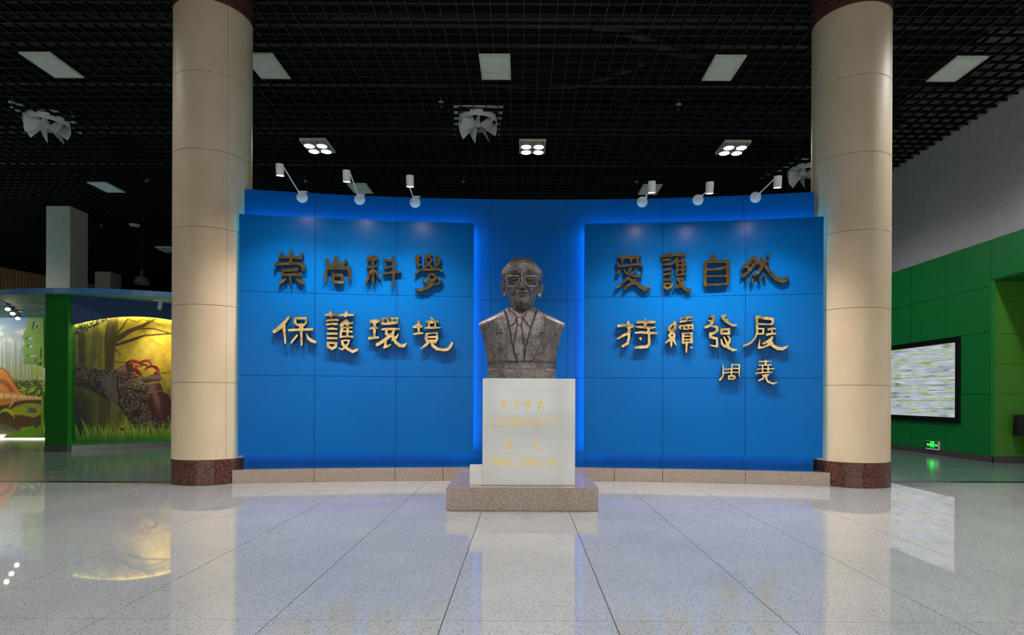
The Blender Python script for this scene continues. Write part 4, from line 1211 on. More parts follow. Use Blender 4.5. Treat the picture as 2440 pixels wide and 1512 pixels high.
# ---- ceiling vents
def vent(x, y, label, group='louvred ceiling vents'):
    root = empty('ceiling_vent', (x, y, 6.93), 0, label, 'vent', group)
    W2, L2, fw_ = 0.265, 0.385, 0.035
    m = MB()
    m.box(-W2, W2, -L2, -L2 + fw_, 0, 0.03); m.box(-W2, W2, L2 - fw_, L2, 0, 0.03)
    m.box(-W2, -W2 + fw_, -L2 + fw_, L2 - fw_, 0, 0.03); m.box(W2 - fw_, W2, -L2 + fw_, L2 - fw_, 0, 0.03)
    m.build('frame', M['grille_frame'], root)
    bx(-W2 + 0.01, W2 - 0.01, -L2 + 0.01, L2 - 0.01, 0.03, 0.036).build('backing', M['vent_dark'], root)
    me = MB().box(-W2 + fw_, W2 - fw_, -0.0165, 0.0165, -0.0015, 0.0015, Matrix.Rotation(math.radians(-16), 4, 'X')).mesh('slat', M['grille'])
    for k in range(18):
        o = link('slat', me, root); o.location = (0, -L2 + fw_ + 0.02 + k * 0.0395, 0.012 + 0.0015 * (k * 7 % 4))
YN, YF = 10.33, 16.37
for x, lb in ((-8.25, 'near ceiling vent furthest left'), (-4.5, 'near ceiling vent beside the left column'), (-0.49, 'near ceiling vent in the middle above the bust'),
              (3.5, 'near ceiling vent to the left of the right column'), (7.58, 'near ceiling vent furthest right, close to the white wall')):
    vent(x, YN, 'pale louvred ' + lb)
for x, lb in ((-11.56, 'far ceiling vent left of the left column'), (-4.52, 'far ceiling vent just above the blue wall on the left'), (3.52, 'far ceiling vent just above the blue wall on the right')):
    vent(x, YF, 'pale louvred ' + lb)

# ---- four-lamp grille fixtures
def grille_light(x, y, label, lit=True, watts=None, cone=150):
    root = empty('ceiling_lamp', (x, y, 6.88), 0, label, 'lamp', 'four-lamp ceiling fixtures')
    m = MB()
    m.box(-0.30, 0.30, -0.34, -0.31, 0, 0.05); m.box(-0.30, 0.30, 0.31, 0.34, 0, 0.05)
    m.box(-0.30, -0.27, -0.31, 0.31, 0, 0.05); m.box(0.27, 0.30, -0.31, 0.31, 0, 0.05)
    m.box(-0.27, 0.27, -0.01, 0.01, 0, 0.04); m.box(-0.01, 0.01, -0.31, 0.31, 0, 0.04)
    m.build('frame', M['grille_frame'], root)
    bx(-0.29, 0.29, -0.33, 0.33, 0.05, 0.06).build('back_plate', M['grille_frame'], root)
    for sx in (-1, 1):
        for sy in (-1, 1):
            o = MB().lathe([(0.124, -0.05), (0.118, -0.055), (0.112, -0.05), (0.10, 0.03), (0.06, 0.05)], 28, Matrix.Translation((sx * 0.143, sy * 0.15, 0)), cap=False).build('reflector', M['white_metal'], root, smooth=True)
            MB().add(*disc(0.108, -0.03, Matrix.Translation((sx * 0.143, sy * 0.15, 0)))).build('lamp_face', M['lamp_white'] if lit else M['chrome'], o)
    if lit:
        spot('bulb', (0, 0, -0.07), (0, 0, -1), watts or GRILLE_WATTS, cone, 0.7, (0.97, 0.98, 1.0), root, 0.22)
grille_light(-4.70, 13.5, 'lit four-lamp ceiling fixture above the left spotlights')
grille_light(0.21, 13.5, 'lit four-lamp ceiling fixture straight above the bust')
grille_light(4.80, 13.5, 'lit four-lamp ceiling fixture above the right spotlights')
grille_light(-13.9, 23.1, 'unlit four-lamp ceiling fixture by the left column edge', False)
for x, nm in ((-6.2, 'left'), (0.2, 'middle'), (6.4, 'right')):
    grille_light(x, 2.0, 'lit four-lamp ceiling fixture over the open floor, %s of three' % nm, True, HALL_WATTS, 120)
grille_light(7.3, 7.7, 'added four-lamp fixture out of view, brightening the right wall and floor', True, 900, 150)  # added lamp above the view, lifts the white and green walls
grille_light(-7.3, 7.7, 'added four-lamp fixture out of view, brightening the left column and floor', True, 220, 150)  # added lamp, unseen, fills the side of the left column
grille_light(-18.0, 13.5, 'added four-lamp fixture beyond the left edge, brightening the bay behind the canopy', True, 1500, 160)  # added lamp, unseen, lifts the square columns and far-left bay

grille_light(-25.2, 23.5, 'added four-lamp fixture beyond the left edge, brightening the slatted wall', True, 2500, 160)  # added lamp, unseen, put in to light the timber slats

# ---- swirl fans hanging through the grid
def make_fan(x, y, label, rz):
    root = empty('ceiling_fan', (x, y, 6.885), rz, label, 'fan', 'swirl fans in the ceiling grid')
    r0 = 0.40
    MB().lathe([(r0, 0.0), (r0, 0.13), (r0 - 0.008, 0.13), (r0 - 0.008, 0.0)], 48, None, cap=False).add(*ring_fix(r0)).build('ring', M['fan_white'], root, sharp=40)
    m = MB()
    for (a, b, c, d) in ((-0.5, 0.5, -0.5, -0.405), (-0.5, 0.5, 0.405, 0.5), (-0.5, -0.405, -0.405, 0.405), (0.405, 0.5, -0.405, 0.405)):
        m.box(a, b, c, d, 0.15, 0.16)
    m.build('mount_plate', M['fan_white'], root)
    m = MB()
    for (a, b) in ((-0.5, -0.47), (0.47, 0.5)): m.box(a, b, -0.5, 1.05, 0.165, 0.205)
    m.build('bracket', M['fan_white'], root)
    MB().lathe([(0.03, -0.06), (0.05, -0.03), (0.055, 0.05), (0.03, 0.16), (0.03, 0.26)], 24).build('hub', M['white_metal'], root, sharp=40)
    # one blade: a quarter-round sheet set steeply on its spoke
    n = 9
    out = [(0.05, 0.015)]
    for k in range(n):
        a = math.radians(-40 + 80 * k / (n - 1))
        out.append((0.05 + 0.36 * math.cos(a * 0.9), 0.30 * math.sin(a) / math.sin(math.radians(40)) * 0.86))
    out.append((0.05, -0.015))
    out = [out[0]] + out[1:-1][::-1] + [out[-1]]
    mt = Matrix.Rotation(math.radians(66), 4, 'X')
    vs = [mt @ Vector((a, b, -0.002)) for a, b in out] + [mt @ Vector((a, b, 0.002)) for a, b in out]
    k = len(out)
    me = MB().add(vs, [tuple(range(k))[::-1], tuple(range(k, 2 * k))] + [(i, (i + 1) % k, (i + 1) % k + k, i + k) for i in range(k)]).mesh('blade', M['fan_white'])
    for j in range(7):
        o = link('blade', me, root); o.rotation_euler = (0, 0, 2 * PI * j / 7 + 0.2); o.location = (0, 0, -0.02)
def ring_fix(r):
    n = 48
    vs, fs = [], []
    for i in range(n):
        a = 2 * PI * i / n
        vs += [(r * math.cos(a), r * math.sin(a), 0), ((r - 0.008) * math.cos(a), (r - 0.008) * math.sin(a), 0)]
    for i in range(n):
        j = (i + 1) % n
        fs.append((2 * i, 2 * j, 2 * j + 1, 2 * i + 1))
    return vs, fs
make_fan(-0.95, 12.35, 'white swirl fan hanging through the grid above the bust', 0.1)
make_fan(-10.1, 12.5, 'white swirl fan hanging through the grid near the left edge', 0.5)
make_fan(7.16, 15.0, 'white swirl fan half hidden behind the right column', 0.3)

# ---- small ceiling fittings
def sprinkler(px, py, label, Y=None):
    r, u = ray(px, py)
    Y = 5.66 / u
    p = Vector((r * Y, Y, EYE + 5.66))
    root = empty('sprinkler', p, 0, label, 'sprinkler', 'fire sprinklers under the ceiling grid')
    MB().lathe([(0.012, 0.0), (0.012, 0.3)], 12).build('drop_pipe', M['duct'], root, smooth=True)
    MB().lathe([(0.02, 0.03), (0.055, 0.05), (0.06, 0.055), (0.02, 0.06)], 20).build('collar', M['chrome'], root, sharp=40)
    MB().lathe([(0.012, 0.03), (0.010, -0.03), (0.035, -0.045), (0.035, -0.05), (0.005, -0.055)], 16).build('head', M['chrome'], root, sharp=40)
for px, py, lb in ((1104, 438, 'above the wall beside the nearest left spotlight'), (728, 437, 'above the furthest left spotlight'), (1617, 256, 'right of the middle, far above the right board'),
                   (1517, 439, 'beside the far vent on the right'), (1889, 439, 'near the right column'), (351, 436, 'left of the left column by the far vent'), (28, 250, 'above the left-hand fan'),
                   (243, 541, 'beside the square column'), (1051, 250, 'left of the middle fan')):
    sprinkler(px, py, 'small chrome sprinkler %s' % lb)
p = at(321, 538, 5.75 * F / (942 - 538))
sp = empty('ceiling_speaker', (p.x, p.y, 6.92), 0, 'round white ceiling speaker above the small square column', 'speaker')
MB().lathe([(0.15, 0.0), (0.16, 0.01), (0.16, 0.05)], 32).build('rim', M['white_metal'], sp, sharp=40)
MB().lathe([(0.14, -0.004), (0.148, 0.0), (0.148, 0.01)], 32).build('grille', M['grille'], sp, sharp=40)
p = at(338, 662, 20.0)
hb = empty('pendant_lamp', (p.x, p.y, p.z), 0, 'grey dome pendant lamp hanging above the canopy near the left column', 'lamp')
MB().lathe([(0.23, -0.2), (0.225, -0.13), (0.19, -0.02), (0.10, 0.06), (0.05, 0.08)], 32, cap=False).build('shade', simple('grey lamp shade', S(120, 120, 114), 0.5), hb, smooth=True)
MB().lathe([(0.055, 0.07), (0.06, 0.12), (0.06, 0.26), (0.03, 0.27)], 20).build('housing', M['duct'], hb, sharp=40)
MB().tube([(0, 0, 0.26), (0, 0, 6.95 - p.z)], 0.01, 8).build('hanging_rod', M['duct'], hb, smooth=True)
MB().add(*disc(0.2, -0.14)).build('diffuser', M['white_metal'], hb)

# ================================================================== RIGHT WALL THINGS
# video wall
vw = empty('video_wall', (GX, 13.4, 0.70), 0, 'big black-framed video wall with blurred bright pictures on the green wall', 'screen')
y0, y1, z0, z1 = 11.70, 15.80, 0.70, 2.41
m = MB()
X0 = GX - 0.05
for (ya, yb, za, zb) in ((y0, y0 + 0.085, z0, z1), (y1 - 0.085, y1, z0, z1), (y0 + 0.085, y1 - 0.085, z0, z0 + 0.095), (y0 + 0.085, y1 - 0.085, z1 - 0.1, z1)):
    m.box(X0, GX - 0.001, ya, yb, za, zb)
m.box(GX - 0.012, GX - 0.001, y0 + 0.08, y1 - 0.08, z0 + 0.09, z1 - 0.09)
o = m.build('frame', M['black_plastic'], vw); o.location = (-GX, -13.4, -0.70)
ncol, nrow = 3, 9
ys_ = [y0 + 0.09 + (y1 - y0 - 0.18) * i / ncol for i in range(ncol + 1)]
zs_ = [z0 + 0.1 + (z1 - z0 - 0.205) * i / nrow for i in range(nrow + 1)]
for i in range(ncol):
    for j in range(nrow):
        o = bx(X0 + 0.012, GX - 0.013, ys_[i] + 0.012, ys_[i + 1] - 0.012, zs_[j] + 0.003, zs_[j + 1] - 0.003).build('screen_tile', M['video'], vw)
        o.location = (-GX, -13.4, -0.70)
# exit sign
es = empty('exit_sign', (GX, 12.5, 0.2), 0, 'small lit green exit sign with running figure low on the green wall', 'sign')
r0_, _ = ray(2206.8, 1060); r1_, _ = ray(2236, 1060)
ya, yb = (GX - 0.02) / r1_, (GX - 0.02) / r0_
zt_ = at(2208, 1050, yb).z; zb_ = at(2207.5, 1066, yb).z
def ep(fx, fy):
    px, py = 2180 + fx / 30.24, 1030 + fy / 30.24
    r, u_ = ray(px, py)
    Y = (GX - 0.022) / r
    return Y, EYE + u_ * Y
bx(GX - 0.018, GX - 0.001, ya, yb, zb_, zt_).build('face', M['black_plastic'], es).location = (-GX, -12.5, -0.2)
m = MB(); m.box(GX - 0.024, GX - 0.0005, ya - 0.018, ya + 0.012, zb_ - 0.02, zt_ + 0.008); m.box(GX - 0.024, GX - 0.0005, ya, yb + 0.006, zb_ - 0.026, zb_ + 0.004); m.box(GX - 0.021, GX - 0.0005, ya, yb + 0.006, zt_, zt_ + 0.006)
m.build('frame', M['white_metal'], es).location = (-GX, -12.5, -0.2)
sgn = [P("1120,660,26 1112,1030,30"), P("1120,670,26 1360,690,26"), P("1355,690,28 1335,1070,30"), P("1255,770,28"), P("1215,830,26 1225,880,36 1200,930,26 1165,975,26"), P("1190,800,22 1290,840,20 1320,870,16"), P("1235,920,26 1260,980,22 1245,1050,20"), P("1175,850,18 1200,800,18"),
       P("1395,905,28 1560,925,28"), P("1490,830,28 1600,925,26 1500,1015,28")]
# upper line of four characters and EXIT below it, in thin strokes
sgn += [P("870,770,10 885,830,10 875,870,10|865,790,9 905,780,9"), P("925,775,9 925,870,9|912,800,8 950,800,8|915,865,9 955,870,9"), P("975,780,9 970,870,9|965,815,8 1000,815,8|968,870,9 1005,875,9"), P("1030,785,9 1060,790,9 1055,870,9 1022,865,9 1030,785,9")]
sgn += [P("890,905,8 885,950,8|890,905,7 912,907,7|887,928,7 908,930,7|885,950,7 908,952,7"), P("925,910,8 950,955,8|950,910,8 922,955,8"), P("970,910,8 966,955,8"), P("988,912,7 1025,915,7|1006,914,8 1002,958,8")]
bmx = bmesh.new()
for st in sgn:
    lps = contours(st, (), 7.0, 0.0)
    # local curve plane: u = Y (towards +y), v = z
    me = relief('t', [thin(l, 1.5) for l in lps], lambda x, y: ep(x, y), 0.002, M['sign_green'])
    bmx.from_mesh(me); bpy.data.meshes.remove(me)
me = bpy.data.meshes.new('pictogram'); bmx.to_mesh(me); bmx.free(); me.materials.append(M['sign_green'])
o = link('pictogram', me, es)
o.matrix_local = Matrix(((0, 0, 1, -0.0215), (1, 0, 0, -12.5), (0, 1, 0, -0.2), (0, 0, 0, 1)))
# draped stand by the lime panel
ct_ = empty('draped_stand', (9.1, 10.78, 0), 0, 'stand under fringed black cloth before the lime green panel at right edge', 'stand')
xL = at(2416, 990, 10.84).x
def drape():
    per = []
    x0, x1, y0, y1 = xL, 9.36, 10.72, 10.84
    N = 60
    for i in range(N):
        t = i / N * 4
        s_, f_ = int(t), t - int(t)
        per.append([(x0 + (x1 - x0) * f_, y0), (x1, y0 + (y1 - y0) * f_), (x1 - (x1 - x0) * f_, y1), (x0, y1 - (y1 - y0) * f_)][s_])
    vs, fs = [], []
    cx, cy = (x0 + x1) / 2, (y0 + y1) / 2
    for k, (z, ex) in enumerate(((0.885, 0.0), (0.87, 0.006), (0.75, 0.012), (0.62, 0.016), (0.51, 0.02))):
        for i, (x, y) in enumerate(per):
            d = Vector((x - cx, y - cy)); d.normalize()
            wv = ex * (0.5 + 0.6 * math.sin(i * 1.9)) if k else 0
            vs.append((min(x + d.x * wv, 9.4), y + d.y * wv, z + (0.008 * math.sin(i * 2.7) if k == 4 else 0)))
    for k in range(4):
        for i in range(N):
            j = (i + 1) % N
            fs.append((k * N + i, k * N + j, (k + 1) * N + j, (k + 1) * N + i))
    fs.append(tuple(range(N)))
    return MB().add(vs, fs)
o = drape().build('cloth', M['black_cloth'], ct_, smooth=True); o.location = (-9.1, -10.78, 0)
o = bx(xL + 0.02, 9.34, 10.74, 10.82, 0.83, 0.87).build('top', M['black_plastic'], ct_); o.location = (-9.1, -10.78, 0)
for x in (9.32,):
    for y in (10.75, 10.81):
        o = bx(x - 0.02, x + 0.02, y - 0.015, y + 0.015, 0, 0.84).build('leg', M['black_plastic'], ct_); o.location = (-9.1, -10.78, 0)
# ================================================================== LEFT: EXHIBITION BAY
CAN_Z = 3.285
# canopy: a thin cloud-painted roof with a curved sky-blue rim
rim_pts = []
for px, py in ((-60, 708), (0, 703.5), (60, 700.5), (110, 699.3), (165, 699.2), (230, 700.4), (300, 703.0), (370, 706.6), (430, 710.5), (500, 716)):
    r, u = ray(px, py); Y = (CAN_Z - EYE) / u
    rim_pts.append((r * Y, Y))
_rp, rim_pts = rim_pts, []
for i in range(len(_rp) - 1):
    p0, p1, p2, p3 = (Vector(_rp[min(max(i + q, 0), len(_rp) - 1)]) for q in (-1, 0, 1, 2))
    for k in range(6):
        t = k / 6
        v_ = 0.5 * ((2 * p1) + (p2 - p0) * t + (2 * p0 - 5 * p1 + 4 * p2 - p3) * t * t + (3 * p1 - p0 - 3 * p2 + p3) * t ** 3)
        rim_pts.append((v_.x, v_.y))
rim_pts.append(_rp[-1])
rim_pts = [(-27, rim_pts[0][1] + 1.2)] + rim_pts + [(-6.3, 13.6), (-6.1, 14.9)]
can = empty('canopy', (-10, 13, CAN_Z), 0, 'thin curved canopy with sky blue rim and cloud painted underside over the mural bay', 'canopy')
pp = rim_pts + [(-6.1, 19.5), (-27, 19.5)]
k = len(pp)
o = MB().add([(x, y, CAN_Z + 0.003) for x, y in pp] + [(x, y, CAN_Z + 0.05) for x, y in pp], [tuple(range(k))[::-1], tuple(range(k, 2 * k))] + [(i, (i + 1) % k, (i + 1) % k + k, i + k) for i in range(k)]).build('soffit', M['cloud'], can)
o.location = (10, -13, -CAN_Z)
m = MB()
for (a, b) in zip(rim_pts[:-1], rim_pts[1:]):
    n = len(m.v)
    d = Vector((b[0] - a[0], b[1] - a[1])).normalized(); q = Vector((d.y, -d.x)) * 0.02
    vs = []
    for (x, y) in (a, b):
        vs += [(x, y, CAN_Z), (x + q.x, y + q.y, CAN_Z), (x + q.x, y + q.y, CAN_Z + 0.118), (x, y, CAN_Z + 0.118)]
    m.add(vs, [(0, 4, 5, 1), (1, 5, 6, 2), (2, 6, 7, 3), (3, 7, 4, 0)])
o = m.build('rim', M['rim'], can, sharp=30); o.location = (10, -13, -CAN_Z)

# green pillar at the corner
pil = empty('green_pillar', (-9.76, 12.62, 0), 0, 'dark green square pillar with steel foot between the two murals', 'pillar')
PX_, PY_ = (-10.0, -9.52), (12.36, 12.95)
zs = [0.114, 0.78, 1.46, 2.14, 2.82, 3.286]
for j in range(5):
    o = bx(PX_[0], PX_[1] - 0.012, PY_[0], PY_[1], zs[j] + 0.002, zs[j + 1] - 0.002).build('panel', M['pillar_green'], pil); o.location = (9.76, -12.62, 0)
o = bx(PX_[1] - 0.0118, PX_[1], PY_[0], PY_[0] + 0.12, 0.114, 3.286).build('edge_strip', M['edge_green'], pil); o.location = (9.76, -12.62, 0)
o = bx(PX_[0] - 0.012, PX_[1] + 0.012, PY_[0] - 0.012, PY_[1], 0, 0.114).build('steel_foot', M['steel'], pil, bevel=0.003); o.location = (9.76, -12.62, 0)

# diagonal wall with an arched recess and the beetle mural
O2 = Vector((-9.50, 12.47)); d2 = Vector((0.784, 0.62)).normalized(); n2 = Vector((d2.y, -d2.x))      # n2 faces the viewer
ANG = math.atan2(d2.y, d2.x)
LEN = 3.1
def w2(t, off, z): 
    p = O2 + d2 * t + n2 * off
    return (p.x, p.y, z)
arch = lambda t: 2.945 - 0.285 * ((t - 1.36) / 1.36) ** 2
nw = MB()
nA = 40
vs, fs = [], []
for i in range(nA + 1):
    t = -0.02 + (LEN + 0.02) * i / nA
    za = max(arch(t), 2.2)
    vs += [w2(t, 0, za), w2(t, 0, CAN_Z + 0.004), w2(t, -0.045, za), w2(t, -0.045, CAN_Z + 0.004)]
for i in range(nA):
    a, b = 4 * i, 4 * i + 4
    fs += [(a, b, b + 1, a + 1), (b + 2, a + 2, a + 3, b + 3), (a, a + 2, b + 2, b)]
wall2 = tag(nw.add(vs, fs).build('wall_left_bay', M['navy']), kind='structure')
wall2.name = 'wall_bay'
lo = MB(); vs = [w2(-0.02, 0.0, 0.114), w2(LEN, 0.0, 0.114), w2(LEN, -0.12, 0.114), w2(-0.02, -0.12, 0.114), w2(-0.02, 0.0, 0.165), w2(LEN, 0.0, 0.165), w2(LEN, -0.12, 0.165), w2(-0.02, -0.12, 0.165)]
lo.add(vs, [(3, 2, 1, 0), (4, 5, 6, 7), (0, 1, 5, 4), (1, 2, 6, 5), (2, 3, 7, 6), (3, 0, 4, 7)]).build('sill', M['edge_green'], wall2)
st = MB(); vs = [w2(-0.02, 0.012, 0.0), w2(LEN, 0.012, 0.0), w2(LEN, -0.12, 0.0), w2(-0.02, -0.12, 0.0), w2(-0.02, 0.012, 0.114), w2(LEN, 0.012, 0.114), w2(LEN, -0.12, 0.114), w2(-0.02, -0.12, 0.114)]
tag(st.add(vs, [(3, 2, 1, 0), (4, 5, 6, 7), (0, 1, 5, 4), (1, 2, 6, 5), (2, 3, 7, 6), (3, 0, 4, 7)]).build('baseboard_left', M['steel']), kind='structure')
# light strip tucked behind the arch
ls = MB(); vs, fs = [], []
for i in range(nA + 1):
    t = 0.0 + 2.8 * i / nA
    z = arch(t) + 0.025
    vs += [w2(t, -0.055, z), w2(t, -0.075, z)]
for i in range(nA): fs.append((2 * i, 2 * i + 2, 2 * i + 3, 2 * i + 1))
ls.add(vs, fs).build('light_strip', M['strip_warm'], wall2)

# ---- painting helpers: colours are sampled where the print really hangs
class Paint:
    def __init__(s, X, Y):
        s.X, s.Y = X, Y
        s.C = np.zeros(X.shape + (3,))
    def fill(s, c): s.C[:] = c
    def over(s, a, c):
        a = np.clip(a, 0, 1)[..., None]
        s.C = s.C * (1 - a) + np.asarray(c, float) * a
    def stroke(s, pts, c, soft=3, a=1.0):
        xs_, ys_ = [p[0] for p in pts], [p[1] for p in pts]; rm = max(p[2] for p in pts) + soft * 2
        m = (s.X > min(xs_) - rm) & (s.X < max(xs_) + rm) & (s.Y > min(ys_) - rm) & (s.Y < max(ys_) + rm)
        if not m.any(): return
        d = sdf_union([pts], s.X[m], s.Y[m], 0)
        al = (np.clip(0.5 - d / soft, 0, 1) * a)[:, None]
        cc = c(s.X[m], s.Y[m]) if callable(c) else np.asarray(c, float)
        s.C[m] = s.C[m] * (1 - al) + cc * al
    def poly(s, pts, c, soft=4, a=1.0):
        d = poly_sd(pts, s.X, s.Y)
        cc = c(s.X, s.Y) if callable(c) else c
        s.over(np.clip(0.5 + d / soft, 0, 1) * a, cc)
    def ell(s, cx, cy, rx, ry, ang, c, soft=0.06, a=1.0):
        q, w_ = math.cos(ang), math.sin(ang)
        dx, dy = s.X - cx, s.Y - cy
        r = np.hypot((dx * q + dy * w_) / rx, (-dx * w_ + dy * q) / ry)
        cc = c(s.X, s.Y) if callable(c) else c
        s.over(np.clip((1 - r) / soft + 0.5, 0, 1) * a, cc)
def mixc(a, b, t):
    t = np.clip(t, 0, 1)[..., None]
    return np.asarray(a, float) * (1 - t) + np.asarray(b, float) * t
def finish(name, V, nu, nv, C, parent):
    o = grid_mesh(name, V, nu, nv, M['print'], parent, smooth=False)
    c = np.clip(C, 0, 255) / 255
    lin = np.where(c <= 0.04045, c / 12.92, ((c + 0.055) / 1.055) ** 2.4)
    at_ = o.data.color_attributes.new('Print', 'FLOAT_COLOR', 'POINT')
    at_.data.foreach_set('color', np.concatenate([lin, np.ones(lin.shape[:2] + (1,))], -1).astype('f4').ravel())
    return o

# ---- beetle mural
nu, nv = 400, 440
T_ = np.linspace(0.0, 2.75, nu); Zm = np.linspace(0.163, 2.99, nv)
TT, ZZ = np.meshgrid(T_, Zm)
VX = O2.x + d2.x * TT - n2.x * 0.1; VY = O2.y + d2.y * TT - n2.y * 0.1
px, py = proj(VX, VY, ZZ)
p = Paint((px - 160) * 4.446, (py - 740) * 4.446)
X, Y = p.X, p.Y
glow = np.exp(-(((X - 860) / 430) ** 2 + ((Y - 420) / 330) ** 2))
bgd = mixc((104, 112, 48), (150, 150, 62), (X + 100) / 1100)
p.C = bgd
p.over(np.exp(-((Y - 120) / 200) ** 2) * 0.6, (128, 140, 62))
p.over(np.clip(glow * 1.25, 0, 1), (255, 200, 44))
p.over(glow ** 3 * 0.6, (255, 222, 110))
nz = vnoise(X / 60, Y / 60, 1, 4)
p.C *= (0.82 + 0.36 * nz)[..., None]
p.over(sstep(Y, 780, 1000) * (1 - sstep(X, 60, 430)) * 0.92, (22, 22, 10))
p.over(sstep(Y, 900, 1100) * np.exp(-((X - 500) / 180) ** 2) * 0.6, (120, 104, 30))
tree = lambda x, y: mixc((74, 66, 30), (112, 96, 44), vnoise(x / 12, y / 40, 6, 3))
p.stroke([(150, 120, 36), (155, 560, 34), (142, 1000, 36)], (66, 70, 34), 14, 0.8)
p.stroke([(305, 180, 34), (268, 560, 32)], (96, 100, 46), 16, 0.6); p.stroke([(350, 240, 26), (345, 580, 22)], (106, 106, 48), 16, 0.5)
p.stroke([(490, 40, 58), (455, 300, 62), (445, 620, 44), (400, 900, 66), (385, 1250, 60)], tree, 12, 0.95)
p.stroke([(560, 1060, 12), (558, 1160, 12)], tree, 6, 0.7)
p.stroke([(500, 315, 34), (660, 215, 24), (800, 160, 18), (930, 90, 10)], tree, 5)
p.stroke([(510, 365, 14), (680, 310, 16), (820, 262, 10), (1110, 240, 7)], tree, 5)
p.stroke([(500, 270, 15), (590, 170, 10), (650, 70, 7)], tree, 5, 0.9); p.stroke([(640, 85, 6), (740, 120, 5), (800, 90, 4), (990, 150, 3)], tree, 4, 0.8)
p.stroke([(770, 190, 6), (920, 190, 8), (1110, 245, 6)], tree, 4); p.stroke([(500, 400, 5), (565, 465, 4), (545, 490, 2)], tree, 3); p.stroke([(820, 270, 3), (1090, 420, 2)], (170, 120, 40), 4, 0.6)
p.stroke([(810, 200, 4), (830, 265, 3)], tree, 3, 0.7); p.stroke([(900, 60, 6), (820, 150, 8)], tree, 4, 0.7)
dk = lambda x, y: mixc((34, 30, 14), (196, 190, 110), sstep(vnoise(x / 9, y / 7, 9, 2), 0.63, 0.7))
p.stroke([(30, 240, 34), (200, 180, 38), (300, 130, 32), (440, 80, 14)], dk, 5)
bark = lambda x, y: mixc((52, 42, 36), (150, 122, 100), sstep(vnoise(x / 17, y / 13, 14, 4), 0.3, 0.75))
p.poly([(30, 545), (200, 585), (330, 620), (490, 630), (560, 615), (700, 660), (800, 740), (860, 850), (1000, 900), (1160, 1080), (1160, 1320), (800, 1290), (745, 1265), (640, 1145), (545, 1005), (420, 930), (250, 845), (30, 785)], bark, 8)
p.over(np.exp(-(((X - 740) / 110) ** 2 + ((Y - 745) / 70) ** 2)) * 0.65 * vnoise(X / 14, Y / 10, 17, 3) * 1.5, (226, 186, 130))
p.over(sstep(poly_sd([(30, 690), (400, 820), (560, 990), (760, 1290), (560, 1290), (30, 900)], X, Y), -30, 20) * (poly_sd([(30, 545), (490, 630), (700, 660), (860, 850), (1160, 1080), (1160, 1320), (745, 1265), (545, 1005), (250, 845), (30, 785)], X, Y) > 0) * 0.45, (24, 20, 16))
p.poly([(350, 690), (560, 660), (560, 980), (480, 1000), (400, 880)], lambda x, y: mixc((90, 78, 68), (172, 152, 134), vnoise(x / 14, y / 18, 23, 4)), 10, 0.7)
p.stroke([(540, 680, 6), (530, 800, 8), (560, 900, 12), (550, 980, 8)], (34, 24, 20), 5, 0.8)
# beetle behind
p.ell(610, 625, 95, 46, -0.25, (150, 104, 86)); p.ell(600, 610, 60, 18, -0.3, (196, 160, 140), 0.4, 0.7)
p.poly([(610, 560), (650, 535), (690, 580), (720, 650), (640, 650)], (96, 62, 50)); p.stroke([(490, 535, 4), (575, 550, 4), (640, 540, 3)], (96, 70, 40), 2)
p.stroke([(500, 655, 5), (640, 680, 6), (740, 665, 5)], (130, 50, 40), 3)
# front beetle
for q in ([(630, 815, 5), (740, 850, 7), (830, 858, 6)], [(850, 945, 7), (790, 965, 7), (760, 1040, 7), (705, 1110, 5)], [(1060, 880, 7), (1090, 930, 6), (1100, 1000, 5)], [(1000, 660, 5), (1050, 662, 3), (1110, 640, 2)], [(760, 690, 4), (680, 715, 5), (640, 720, 4), (600, 720, 3)]):
    p.stroke(q, (44, 28, 26), 3)
ely = lambda x, y: mixc((84, 42, 34), (150, 108, 92), np.exp(-(((x - 940 - (y - 900) * 0.25) / 40) ** 2)) * np.exp(-((y - 930) / 150) ** 2))
p.ell(978, 1000, 118, 168, -0.22, ely); p.stroke([(960, 860, 2), (1010, 1000, 2), (1040, 1140, 2)], (40, 20, 18), 2)
p.over(np.exp(-(((X - 1075 + (1000 - Y) * 0.12) / 30) ** 2 + ((Y - 1020) / 120) ** 2)) * 0.6, (120, 30, 26))
p.poly([(828, 782), (985, 760), (1016, 845), (935, 872), (840, 868)], lambda x, y: mixc((74, 54, 46), (150, 116, 98), np.exp(-((x - 900) / 60) ** 2)))
p.poly([(762, 672), (830, 705), (880, 680), (950, 668), (980, 662), (1015, 715), (975, 750), (900, 750), (830, 772), (790, 740)], lambda x, y: mixc((86, 64, 54), (158, 126, 106), np.exp(-((y - 700) / 30) ** 2)))
p.stroke([(840, 782, 6), (900, 768, 5), (970, 762, 6)], (214, 110, 36), 3); p.stroke([(850, 872, 6), (930, 862, 6), (1000, 848, 5)], (214, 100, 30), 3)
red = lambda x, y: mixc((140, 38, 30), (214, 84, 66), np.exp(-((vnoise(x / 80, y / 50, 3, 2) - 0.6) / 0.15) ** 2))
for q in ([(770, 675, 22), (725, 620, 20), (730, 585, 14), (790, 590, 5)], [(935, 665, 18), (965, 640, 20), (945, 605, 18), (900, 585, 12), (850, 600, 12), (820, 625, 6)], [(850, 600, 8), (840, 585, 4)],
          [(655, 545, 20), (690, 530, 18), (750, 545, 18), (800, 570, 14), (850, 575, 6)], [(785, 540, 12), (850, 525, 14), (885, 555, 12), (885, 578, 8)], [(680, 560, 14), (700, 580, 8)]):
    p.stroke(q, red, 3)
p.stroke([(870, 522, 3), (900, 518, 2)], (120, 90, 40), 2)
